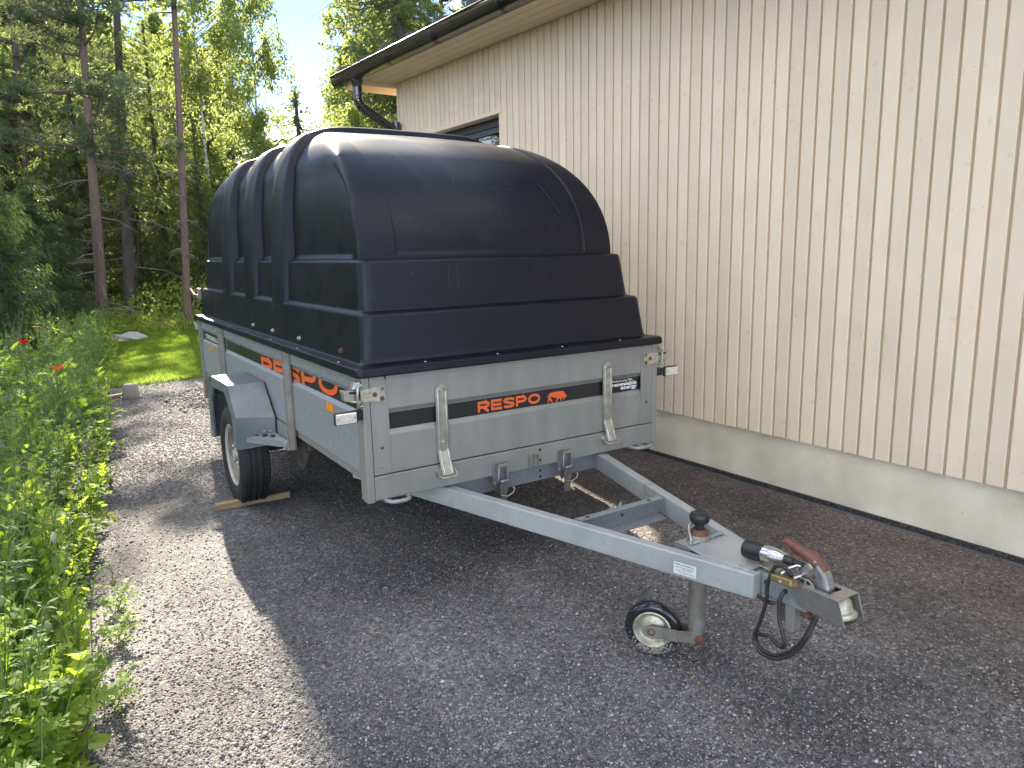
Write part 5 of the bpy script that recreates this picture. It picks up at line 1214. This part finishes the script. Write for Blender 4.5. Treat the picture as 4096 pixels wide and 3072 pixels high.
reg('birch_far', 'birch_tree', ('trunk', stem(trunk_mb(13, .1, seed=11, r1=.1), 'trunk', BARKB)), ('branches', br.mesh('branches', BARKD)), ('crown', tri_mesh('crown', V, L_BIR, 4)))

def gz_(x, y): return fz_(x, y)
tree('pine_main', -.05, 13.9, gz_(-.05, 14), .4, 1, 'tall pine with orange-red trunk and grey base behind the flower bed', lean=(.050, 0))
tree('pine_slim', 1.46, 13.5, gz_(1.5, 13.5), 2.0, 1, 'slender straight pine with thin reddish trunk at the back edge of the lawn', lean=(.048, 0))
tree('pine_far', -1.05, 24, gz_(-1, 24), 1.1, 1.0, 'pine with a bare red upper trunk far left behind the young spruces', lean=(.035, 0))
tree('pine_far', -3.2, 19.5, gz_(-3.2, 19.5), 3.3, .85, 'dark-crowned pine at the left edge above the young spruces')
tree('spruce_dark', .78, 17.0, gz_(.78, 17), .3, 1, 'old spruce with dark straight trunk and bare grey side branches between two pines', lean=(.055, 0))
tree('spruce_young', -1.75, 10.3, -.75, .2, 1.2, 'dense dark green young spruce at the left behind the flower bed')
tree('spruce_young', -1.38, 9.0, -.35, 1.9, (.62, .62, 1.12), 'pointed young spruce with pale top shoot beside the dense dark one')
for q_, (xx, yy_) in enumerate(((-7.5, 13), (-10.5, 17), (-14, 12), (-12.5, 6.5), (-17, 1), (-15.5, -6), (-20, 8))):
    tree(('spruce_a', 'pine_far')[q_ % 2], xx, yy_, gz_(xx, yy_), q_*1.7, .95, 'tree of the wood on the left side of the garden', group='trees on the left side of the garden')
tree('spruce_young', -2.9, 8.6, -1.0, 2.7, 1.15, 'young spruce cut by the left edge of the photo, beside the poppies')
tree('spruce_young', -.95, 13.0, -.35, 3.9, 1.0, 'young spruce standing left of the orange-trunked pine')
G1 = 'drooping spruces at the back of the lawn'
for i, (k, x, y, s, lb) in enumerate([
    ('spruce_a', .2, 20.5, .85, 'drooping backlit spruce behind the orange-trunked pine'), ('spruce_b', 1.25, 18.6, .80, 'drooping spruce filling the gap between the dark trunk and the slender pine'),
    ('spruce_a', 2.3, 21.5, .8, 'backlit spruce with hanging twigs right behind the slender pine'), ('spruce_b', 2.6, 17.2, .62, 'low drooping spruce just right of the slender pine, behind the hood corner'),
    ('spruce_a', -1.6, 22.0, .9, 'dark spruce left of the orange-trunked pine, far back'), ('spruce_b', -.6, 17.5, .75, 'shadowed spruce between young spruces and the orange-trunked pine'),
    ('spruce_b', 3.9, 24.0, .85, 'backlit spruce standing below the birches')]):
    tree(k, x, y, gz_(x, y), i*1.3, s, lb, group=G1)
tree('birch_a', 3.40, 20.0, gz_(3.4, 20), .7, .90, 'birch with slim white trunk seen right of the slender pine')
tree('birch_a', 5.15, 21.5, gz_(5.1, 21.5), 3.0, (.80, .80, 1.08), 'tall narrow birch with sunlit leaves left of the patch of open sky', lean=(.02, 0))
tree('birch_b', 4.3, 17.5, gz_(4.3, 17.5), 5.0, .85, 'low bright leafy birch just above the rear ribs of the hood')
tree('spruce_big', 8.1, 16.8, gz_(8, 17), .5, 1.0, 'large spruce with drooping sunlit boughs right of the sky patch, above the gutter end')
tree('spruce_big', 9.6, 20.5, gz_(9.6, 20.5), 2.1, 1.0, 'tall spruce further back behind the large sunlit one')
tree('birch_a', 7.9, 19.0, gz_(7.9, 19), 1.1, 1.0, 'birch mixed among the boughs of the large spruce')
tree('birch_b', 5.75, 14.6, gz_(5.6, 14.2), 1.0, .80, 'leafy birch glowing in sunlight behind the downpipe')
tree('birch_b', 7.0, 13.8, gz_(7, 13.8), 2.4, .9, 'birch close to the house corner, behind the bent downpipe')
tree('pine_far', 10.6, 19, gz_(10.6, 19), .5, .95, 'pine crown showing above the roof edge at the top')
tree('birch_far', 11.5, 17, gz_(11.5, 17), .5, .75, 'leafy tree top peeping over the roof seams')
tree('spruce_b', 13.9, 45, gz_(13.9, 45)-1.5, .5, (3.4, 3.4, 1.78), 'small dark pointed spruce far away under the patch of open sky')
# wood behind, each tree its own thing
G2 = 'trees standing deep in the wood'
tr_ = random.Random(77); cnt = 0
def az(x, y): return math.degrees(math.atan2(x+.991, y+2.61))
cand = []
for row, (yr, dx) in enumerate(((25.5, 2.3), (29, 2.6), (33, 3.0), (38, 3.4), (44, 3.8), (52, 4.5))):
    x = -52
    while x < 40:
        cand.append((x+tr_.uniform(-.8, .8), yr+tr_.uniform(-1.2, 1.2), row)); x += dx
for x, y, row in cand:
    a = az(x, y)
    if a > 33 or a < -62: continue
    if a < -9 and row not in (0, 1): continue
    if 13.2 < a < 20.2: continue            # gap with the open sky
    kind = tr_.choice(['birch_far', 'birch_far', 'spruce_a', 'pine_far', 'birch_far']) if a > -1.5 else tr_.choice(['pine_far', 'spruce_a', 'birch_far'])
    hmax = .30*(y+2.6)+1.4+(.0 if a > 3 else .8)
    h0 = {'birch_far': 13, 'spruce_a': 10.5, 'pine_far': 13.5}[kind]
    s = min(1.5, hmax/h0)*tr_.uniform(.86, 1.08)
    tree(kind, x, y, gz_(x, y), tr_.uniform(0, 6.28), s, {'birch_far': 'leafy birch', 'spruce_a': 'dark spruce', 'pine_far': 'pine'}[kind]+' of the sunlit wood behind, '+('left of the orange-trunked pine' if a < 3.5 else 'between the pine trunks and the sky gap' if a < 13.3 else 'right of the sky gap, behind the roof' if a < 34 else 'deep'), group=G2); cnt += 1
for x, y in ((10.2, 36), (12.0, 41), (8.7, 31.0), (15.6, 48), (11.2, 33), (17.5, 52)):   # low ones under the open sky
    tree('birch_b', x, y, gz_(x, y)-.5, tr_.uniform(0, 6), 1.05+.02*(y-30), 'low leafy tree at the foot of the open sky gap', group='low trees under the gap in the wood'); cnt += 1
# undergrowth and far wood: leafy mass
r = np.random.default_rng(8)
def mass(name, n, xr, yr, hfun, size, seed, mt, label, cat):
    r = np.random.default_rng(seed); x = r.uniform(*xr, n); y = r.uniform(*yr, n)
    a = np.degrees(np.arctan2(x+.991, y+2.61)); h = hfun(x, y, a); z = r.uniform(0, 1, n)*h
    z += np.array([fz_(p, q) for p, q in zip(x, y)]) if n < 30000 else -.045-1.5*smooth(1.7, 5.5, -x)-.028*np.maximum(0, y-14.5)
    C = np.stack([x, y, z], -1); V = leaf_field(C, size*r.uniform(.6, 1.4, n), r)
    link(name, tri_mesh(name, V, mt, 4), kind='stuff', label=label, cat=cat)
cl_ = lambda x, y, s: .35+1.3*vnoise(x+200, y+200, s, 12)**1.4
mass('undergrowth', 60000, (-9, 16), (14.2, 30), lambda x, y, a: (.25+.9*vnoise(x+50, y+50, .9, 4)**1.5)*(1+.03*(y-14)), .085, 61, L_BUSH, 'tangled leafy undergrowth at the foot of the trees beyond the lawn', 'undergrowth')
mass('distant_wood', 90000, (-30, 62), (56, 66), lambda x, y, a: np.where((a > 12.6) & (a < 20.8), 8.5, 17)*cl_(x, y, .35), .55, 62, L_BIR, 'far leafy wood closing the view between the trunks', 'wood')
# bilberry-like shrubs by the stone, sunlit
mass('edge_shrubs', 5000, (-.5, 2.0), (12.6, 14.3), lambda x, y, a: .12+.38*vnoise(x+9, y+9, 2.0, 5), .045, 63, L_BUSH, 'low reddish-green shrubs between the garden stone and the pines', 'shrubs')

# ------------------------------------------------------------------ lawn blades
r = np.random.default_rng(9); n = 80000
x = r.uniform(-.75, 2.4, n); y = 6.45+7.3*r.random(n)**1.0
keep = (x > np.array([xb(q) for q in y])-.10) & (y > 6.57+.04*np.sin(x*3)-.05*r.random(n)); x, y = x[keep], y[keep]; n = len(x)
hgt = r.uniform(.025, .055, n); C = np.stack([x, y, .035+hgt*.4], -1); A = np.stack([r.normal(0, .35, n), r.normal(0, .35, n), np.ones(n)], -1)
L_GRS = leafmat('grass_blades', (.06, .125, .015), (.10, .18, .025), (.32, .44, .05), .5, nscale=1.2)
link('lawn_grass', tri_mesh('lawn_grass', tri_field(C, A, hgt, .011, r), L_GRS), kind='stuff', label='short mown bright green grass on the lawn beyond the gravel', cat='grass')

# ------------------------------------------------------------------ flower bed plants
L_POP = leafmat('poppy_foliage', (.09, .17, .04), (.14, .23, .045), (.52, .68, .07), .54, nscale=8)
L_GRY = leafmat('grey_green_foliage', (.06, .125, .05), (.10, .165, .06), (.24, .38, .06), .45, nscale=8, rough=.65)
L_BRT = leafmat('bright_bed_leaves', (.12, .21, .03), (.17, .27, .035), (.55, .70, .045), .55, nscale=8)
STEMM = mat('green_stem', (.13, .20, .06), .6, 0, (.10, .16, .05), 10, 3)
def lobed(L_, Wd, nl, r, droop=.5, narrow=.25):
    """pinnate lobed leaf along +X, curved down; returns V,F"""
    V = []; F = []
    def P(t, w): return (L_*t*math.cos(droop*t*.6), w, L_*(.35*t-droop*t*t)+abs(w)*.15)
    for i in range(nl+1):
        t = i/nl; V.append(P(t, 0))
    for sd in (-1, 1):
        for i in range(nl):
            t0, t1 = i/nl, (i+1)/nl; tm = (t0+t1)/2+.10; env = math.sin(math.pi*min(1, .15+.8*(t0+t1)/2))**.8
            k = len(V); w0 = narrow*Wd*env*.4
            V += [P(t0+.02, sd*w0), P(min(1.02, tm), sd*Wd*.5*env*r.uniform(.75, 1.2)), P(min(1, t1-.01), sd*w0*1.25), P(min(1.02, tm+.06), sd*Wd*.33*env)]
            F += [(i, k, k+1, k+3), (i, k+3, k+2, i+1)]
    F += []
    return V, F
def place_leaf(V0, ax_, pos, pitch, rl, s=1.0):
    R = Matrix.Rotation(ax_, 3, 'Z') @ Matrix.Rotation(-pitch, 3, 'Y') @ Matrix.Rotation(rl, 3, 'X')
    return [tuple(R @ (Vector(v)*s)+Vector(pos)) for v in V0]
def simple_leaf(L_, Wd, droop=.4):
    V = [(0, 0, 0), (L_*.3, Wd*.42, L_*.08+Wd*.1), (L_*.3, -Wd*.42, L_*.08+Wd*.1), (L_*.65, Wd*.40, -L_*droop*.2+L_*.12), (L_*.65, -Wd*.40, -L_*droop*.2+L_*.12), (L_, 0, -L_*droop*.6+L_*.12), (L_*.33, 0, L_*.07), (L_*.66, 0, L_*.10-L_*droop*.22)]
    return V, [(0, 6, 1), (0, 2, 6), (1, 6, 7, 3), (6, 2, 4, 7), (3, 7, 5), (7, 4, 5)]
def plant_mesh(kind, seed):
    r = random.Random(seed); st = MB(); lf = MB()
    if kind == 'poppy':
        for k in range(r.randint(4, 6)):
            a = r.uniform(0, 6.28); H = r.uniform(.26, .48); bx, by = r.uniform(-.04, .04), r.uniform(-.04, .04); tx, ty = bx+.13*math.cos(a), by+.13*math.sin(a)
            pts = [(bx, by, 0), (bx+(tx-bx)*.4, by+(ty-by)*.4, H*.5), (tx, ty, H)]; st.tube(pts, .003, 4, cap=False, rs=[.004, .003, .0015])
            for j in range(r.randint(7, 10)):
                t = r.uniform(.1, 1); p = Vector(pts[0]).lerp(Vector(pts[1]), min(1, t*2)) if t < .5 else Vector(pts[1]).lerp(Vector(pts[2]), t*2-1)
                ln = r.uniform(.07, .15)*(1.15-t*.45); V, F = lobed(ln, ln*.62, r.randint(4, 6), r, r.uniform(.2, .8)); lf.add(place_leaf(V, r.uniform(0, 6.28), p, r.uniform(.0, .9), r.uniform(-.5, .5)), F)
    elif kind == 'tall':
        for k in range(r.randint(3, 5)):
            a = r.uniform(0, 6.28); H = r.uniform(.40, .62); bx, by = r.uniform(-.05, .05), r.uniform(-.05, .05); q = r.uniform(.02, .10); tx, ty = bx+q*math.cos(a), by+q*math.sin(a)
            pts = [(bx, by, 0), (bx+(tx-bx)*.4, by+(ty-by)*.4, H*.55), (tx, ty, H)]; st.tube(pts, .003, 5, cap=False, rs=[.005, .0035, .0015])
            for j in range(13):
                t = .12+.88*j/12; p = Vector(pts[0]).lerp(Vector(pts[1]), min(1, t*2)) if t < .5 else Vector(pts[1]).lerp(Vector(pts[2]), t*2-1)
                ln = r.uniform(.06, .12)*(1.2-t*.75); V, F = lobed(ln, ln*.55, 5, r, r.uniform(.2, .7), .18); lf.add(place_leaf(V, j*2.4+r.uniform(-.3, .3), p, r.uniform(.3, 1.1), r.uniform(-.5, .5)), F)
    elif kind == 'fine':
        for k in range(r.randint(7, 10)):
            a = r.uniform(0, 6.28); H = r.uniform(.28, .58); bx, by = r.uniform(-.06, .06), r.uniform(-.06, .06); q = r.uniform(.05, .14); tx, ty = bx+q*math.cos(a), by+q*math.sin(a)
            pts = [(bx, by, 0), (bx+(tx-bx)*.4, by+(ty-by)*.4, H*.55), (tx, ty, H)]; st.tube(pts, .002, 4, cap=False, rs=[.003, .002, .0012])
            for j in range(26):
                t = r.uniform(.12, 1); p = Vector(pts[0]).lerp(Vector(pts[1]), min(1, t*2)) if t < .5 else Vector(pts[1]).lerp(Vector(pts[2]), t*2-1)
                ln = r.uniform(.025, .06); V = [(0, 0, 0), (ln*.5, ln*.12, ln*.08), (ln, 0, -ln*.15), (ln*.5, -ln*.12, ln*.08)]
                lf.add(place_leaf(V, r.uniform(0, 6.28), p, r.uniform(.1, 1.1), 0), [(0, 1, 2, 3)])
    elif kind == 'leafy':
        for k in range(r.randint(6, 8)):
            a = r.uniform(0, 6.28); H = r.uniform(.2, .40); q = r.uniform(.04, .14); pts = [(0, 0, 0), (q*.4*math.cos(a), q*.4*math.sin(a), H*.5), (q*math.cos(a), q*math.sin(a), H)]
            st.tube(pts, .002, 4, cap=False, rs=[.0035, .0025, .0015])
            for j in range(14):
                t = .15+.85*j/13; p = Vector(pts[0]).lerp(Vector(pts[1]), min(1, t*2)) if t < .5 else Vector(pts[1]).lerp(Vector(pts[2]), t*2-1)
                ln = r.uniform(.028, .052); V, F = simple_leaf(ln, ln*.7, .3); lf.add(place_leaf(V, r.uniform(0, 6.28), p, r.uniform(.1, 1.0), r.uniform(-.4, .4)), F)
    elif kind == 'broad':
        for k in range(r.randint(6, 8)):
            ln = r.uniform(.12, .22); V, F = simple_leaf(ln, ln*.45, .7); a = r.uniform(0, 6.28); H = r.uniform(.05, .25); st.tube([(0, 0, 0), (.03*math.cos(a), .03*math.sin(a), H)], .003, 4, cap=False)
            lf.add(place_leaf(V, a, (.03*math.cos(a), .03*math.sin(a), H), r.uniform(.5, 1.2), r.uniform(-.5, .5)), F)
    elif kind == 'lettuce':
        for k in range(r.randint(4, 6)):
            H = r.uniform(.22, .36); a0 = r.uniform(0, 6.28); q = r.uniform(.03, .1); pts = [(0, 0, 0), (q*math.cos(a0), q*math.sin(a0), H)]; st.tube(pts, .003, 4, cap=False, rs=[.005, .002])
            for j in range(6):
                t = .15+.85*j/5; p = Vector(pts[0]).lerp(Vector(pts[1]), t); ln = r.uniform(.09, .16)*(1.1-.4*t); V, F = lobed(ln, ln*.8, 3, r, .6, 1.2); lf.add(place_leaf(V, r.uniform(0, 6.28), p, r.uniform(.2, .9), r.uniform(-.4, .4)), F)
    m_ = {'poppy': L_POP, 'tall': L_POP, 'fine': L_GRY, 'leafy': L_BRT, 'broad': L_GRY, 'lettuce': L_BRT}[kind]
    return st.mesh('stems', STEMM), lf.mesh('leaves', m_)
PL = {}
for kd, nv in (('poppy', 4), ('tall', 3), ('fine', 4), ('leafy', 3), ('broad', 2), ('lettuce', 2)):
    for i in range(nv): PL[(kd, i)] = plant_mesh(kd, 100+i+len(kd)*7)
KN = {'tall': ('tall_poppy_plant', 'tall upright plant with small cut leaves', 'plant', 'tall upright plants in the near part of the bed'),
      'poppy': ('poppy_plant', 'bushy poppy plant with deeply cut leaves', 'plant', 'leafy poppy plants in the flower bed'),
      'fine': ('meadow_plant', 'thin-stemmed meadow plant with narrow leaves', 'plant', 'thin meadow plants in the flower bed'),
      'leafy': ('leafy_herb', 'small-leaved herb glowing yellow-green', 'plant', 'small-leaved herbs in the flower bed'),
      'broad': ('broad_leaf_plant', 'plant with long smooth broad leaves', 'plant', 'broad-leaved plants in the flower bed'),
      'lettuce': ('lobed_herb', 'pale green herb with broad lobed leaves', 'plant', 'broad lobed herbs in the flower bed')}
def put_plant(kd, i, x, y, z, rot, s, zs=1.0):
    nm, lb, ct, gp_ = KN[kd]; o = D.objects.new(nm, None); COL.objects.link(o); o.location = (x, y, z); o.rotation_euler = (0, 0, rot); o.scale = (s, s, s*zs)
    zone = ', in the bottom-left corner' if y < .3 else ', beside the sunlit near gravel' if y < 1.8 else ', level with the wheel' if y < 4.5 else ', at the far end by the lawn'
    o['label'] = lb+zone; o['category'] = ct; o['group'] = gp_
    for me in PL[(kd, i)]:
        c = D.objects.new(me.name.split('.')[0], me); COL.objects.link(c); c.parent = o
pr_ = random.Random(3)
NPL = 0
def bed_fill(y0, y1, n, w0, w1, kinds, smin, smax):
    global NPL
    for i in range(n):
        y = pr_.uniform(y0, y1); x = xb(y)-.04-pr_.uniform(w0, w1)**1.0; kd = pr_.choice(kinds)
        nv = {'poppy': 4, 'tall': 3, 'fine': 4, 'leafy': 3, 'broad': 2, 'lettuce': 2}[kd]
        edge = min(1, .68+(xb(y)-x)*1.6)
        put_plant(kd, pr_.randrange(nv), x, y, .0, pr_.uniform(0, 6.28), pr_.uniform(smin, smax)*edge); NPL += 1
bed_fill(-.75, .3, 40, .0, .42, ['poppy', 'leafy', 'poppy', 'tall', 'fine', 'poppy', 'lettuce'], .8, 1.1)
bed_fill(-.5, 2.5, 34, .05, .45, ['tall', 'tall', 'poppy'], .8, 1.1)
bed_fill(.3, 1.5, 40, .0, .50, ['leafy', 'poppy', 'leafy', 'fine'], .8, 1.15)
bed_fill(1.5, 3.2, 50, .0, .72, ['poppy', 'fine', 'broad', 'fine', 'leafy'], .8, 1.15)
bed_fill(3.2, 6.0, 74, .0, .95, ['poppy', 'fine', 'fine', 'broad', 'poppy'], .9, 1.25)
bed_fill(6.0, 12.5, 92, -.05, 1.25, ['poppy', 'fine', 'fine', 'poppy'], 1.0, 1.4)
# trailing leaves over the gravel edge
for x, y, kd, s in ((-.88, .62, 'poppy', .45), (-.76, 2.55, 'leafy', .5), (-.62, 3.5, 'broad', .45), (-.95, -.1, 'poppy', .5), (-.90, .35, 'poppy', .45)):
    put_plant(kd, 0, x, y, 0, x*9, s, .6)

# poppies
PET_O = leafmat('orange_red_petals', (.70, .06, .015), (.75, .10, .02), (.8, .10, .02), .45); PET_R = leafmat('red_petals', (.50, .012, .012), (.55, .02, .02), (.6, .02, .02), .4)
PET_Y = leafmat('yellow_petals', (.75, .42, .01), (.8, .5, .02), (.8, .5, .02), .4); BUDM = mat('hairy_green_bud', (.12, .17, .045), .7, 0, (.17, .20, .07), 60, 4, bump=.5, bscale=200, bdist=.002)
def flower(name, x, y, z, r_, mt, label, cat, petals=5, cup=.6, base=None):
    bx, by = base or (x+.02, y+.02)
    o = empty(name, (bx, by, 0), label, cat)
    MB().tube(crom([(bx, by, 0), (bx+(x-bx)*.3, by+(y-by)*.3, z*.5), (x, y, z)], 4), .003, 5).build('stem', STEMM, o, 60)
    for k in range(petals):
        V = []; F = []; a0 = 2*math.pi*k/petals
        for i in range(4):
            t = i/3; 
            for j in range(5):
                q = (j-2)/2*.75; rr = r_*t*(1-.12*abs(q)); V.append((x+rr*math.cos(a0+q)*(.35+.65*t), y+rr*math.sin(a0+q)*(.35+.65*t), z+cup*r_*t*t*(1+.15*math.sin(j*2.2+k))))
        for i in range(3):
            for j in range(4): F.append((i*5+j, i*5+j+1, (i+1)*5+j+1, (i+1)*5+j))
        MB().add(V, F).build('petal', mt, o, 180)
    MB().lathe([(0, .004), (.008, .006), (.012, .003), (.013, 0)], (x, y, z), (0, 0, 1), 8).build('centre', STEMM, o)
flower('poppy_flower', -.951, 4.2, .565, .048, PET_O, 'open orange-red poppy in the middle of the flower bed', 'poppy', 4, .7)
flower('poppy_flower', -1.183, 5.5, .672, .045, PET_R, 'deep red poppy at the left edge of the bed, before the dark spruce', 'poppy', 4, .9)
flower('marigold_flower', -1.079, 7.0, .715, .040, PET_Y, 'yellow flower at the very top of the flower bed', 'flower', 9, .15)
flower('marigold_flower', -.412, 8.0, .300, .036, PET_Y, 'low yellow flower near the lawn edge of the bed', 'flower', 9, .2)
flower('clover_flower', -1.062, -.02, .295, .010, mat('crimson_petals', (.45, .01, .06), .5), 'tiny crimson bloom low in the near corner of the bed', 'flower', 5, 1.2)
def bud(x, y, z, L_, r_, label, nod=True, base=None, mt=BUDM):
    bx, by = base; o = empty('poppy_bud', (bx, by, 0), label, 'poppy bud')
    top = z+L_+.045
    if nod: pts = crom([(bx, by, 0), (bx+(x-bx)*.15, by, top*.55), (bx+(x-bx)*.45, by+(y-by)*.5, top*.96), (x-(x-bx)*.18, y, top+.006), (x, y, top-.018), (x, y, z+L_)], 6)
    else: pts = crom([(bx, by, 0), (x, y, z*.6), (x, y, z)], 5)
    MB().tube(pts, .0022, 5).build('stem', STEMM, o, 60)
    MB().lathe([(0, .001), (L_*.15, r_*.6), (L_*.45, r_), (L_*.75, r_*.8), (L_, r_*.25)], (x, y, z), (0, 0, 1), 12).build('bud_head', mt, o, 60)
PODM = mat('pale_seed_pod', (.34, .33, .20), .6, 0, (.25, .26, .14), 50, 4)
bud(-.893, .25, .262, .032, .0105, 'nodding green poppy bud on an arched stem reaching over the gravel', True, (-.99, .22))
bud(-1.085, -.3, .395, .034, .0115, 'hanging hairy poppy bud nearest the bottom-left corner', True, (-1.13, -.26))
bud(-1.160, -.55, .605, .030, .010, 'poppy bud cut by the left edge of the photo', True, (-1.19, -.5))
bud(-1.053, .28, .458, .042, .0135, 'upright pale seed pod among the bright leaves', False, (-1.04, .30), PODM)
# pink and violet sprays
PINK = leafmat('pink_petals', (.46, .30, .36), (.40, .30, .46), (.48, .34, .42), .45); VIO = leafmat('violet_petals', (.14, .04, .15), (.22, .09, .22), (.16, .05, .17), .35); WHT = leafmat('white_petals', (.6, .6, .58), (.7, .7, .68), (.6, .6, .55), .4); BLU = leafmat('blue_petals', (.12, .14, .5), (.2, .2, .6), (.2, .2, .6), .4)
def spray(x, y, z, mt, seed, label, n=16, sp=.07, size=.016, nm='flower_spray'):
    r = np.random.default_rng(seed); o = empty(nm, (x, y, 0), label, 'flowers'); C = np.array([x, y, z])+r.normal(0, 1, (n, 3))*np.array([sp, sp, sp*.55])
    st = MB()
    for c in C: st.tube([(x+(c[0]-x)*.3, y+(c[1]-y)*.3, 0), (x+(c[0]-x)*.7, y+(c[1]-y)*.7, z*.6), tuple(c)], .0013, 3, cap=False)
    st.build('stems', STEMM, o)
    CC = np.repeat(C, 5, 0)+r.normal(0, size*.45, (n*5, 3)); mesh = tri_mesh('petals', leaf_field(CC, size*r.uniform(.7, 1.2, n*5), r, 0), mt, 4); link('petals', mesh, o, kind='stuff')
for i, (x, y, z, mt, lb) in enumerate([(-1.30, 2.35, .40, PINK, 'pale pink small blossoms at the left edge, upper group'), (-1.22, 2.0, .36, PINK, 'lilac-pink blossoms left in the bed, below the pale pink group'), (-1.25, 1.5, .33, PINK, 'pink and lilac blossoms beside the bright herb tops'),
      (-1.02, 1.55, .34, PINK, 'loose pink blossoms in mid bed near the gravel'), (-1.36, 3.2, .42, VIO, 'dark violet bloom at the left edge of the bed'), (-.90, 2.2, .33, VIO, 'dusky purple fading flower heads in mid bed'), (-.94, 3.0, .38, VIO, 'dusky purple seed heads behind the pink blossoms'),
      (-1.33, 4.2, .38, BLU, 'small blue blossoms far left in the bed')]):
    spray(x, y, z, mt, 200+i, lb, 12 if mt in (PINK,) else 6, .06 if mt is PINK else .035, .015)
for i in range(7):
    y = 4.5+i*.8; x = xb(y)-.35-.12*((i*37) % 5)
    spray(x, y, .42+.03*(i % 3), WHT, 300+i, 'scattered tiny white blossoms in the far part of the bed', 14, .14, .011); 
for o in [o for o in D.objects if o.get('label', '').startswith('scattered tiny white')]: o['group'] = 'tiny white blossoms in the bed'
# ground cover between the plants
r = np.random.default_rng(19); n = 26000; y = -1.0+13.2*r.random(n)**1.2; x = np.array([xb(q) for q in y])-.02-r.random(n)*(1.25)
z = .02+r.random(n)*(.10+.10*np.clip((np.array([xb(q) for q in y])-x)*2, 0, 1)); V = leaf_field(np.stack([x, y, z], -1), .034*r.uniform(.6, 1.4, n), r, -.3)
link('bed_ground_cover', tri_mesh('bed_ground_cover', V, L_POP, 4), kind='stuff', label='low mixed leaves covering the soil between the bed plants', cat='ground cover')
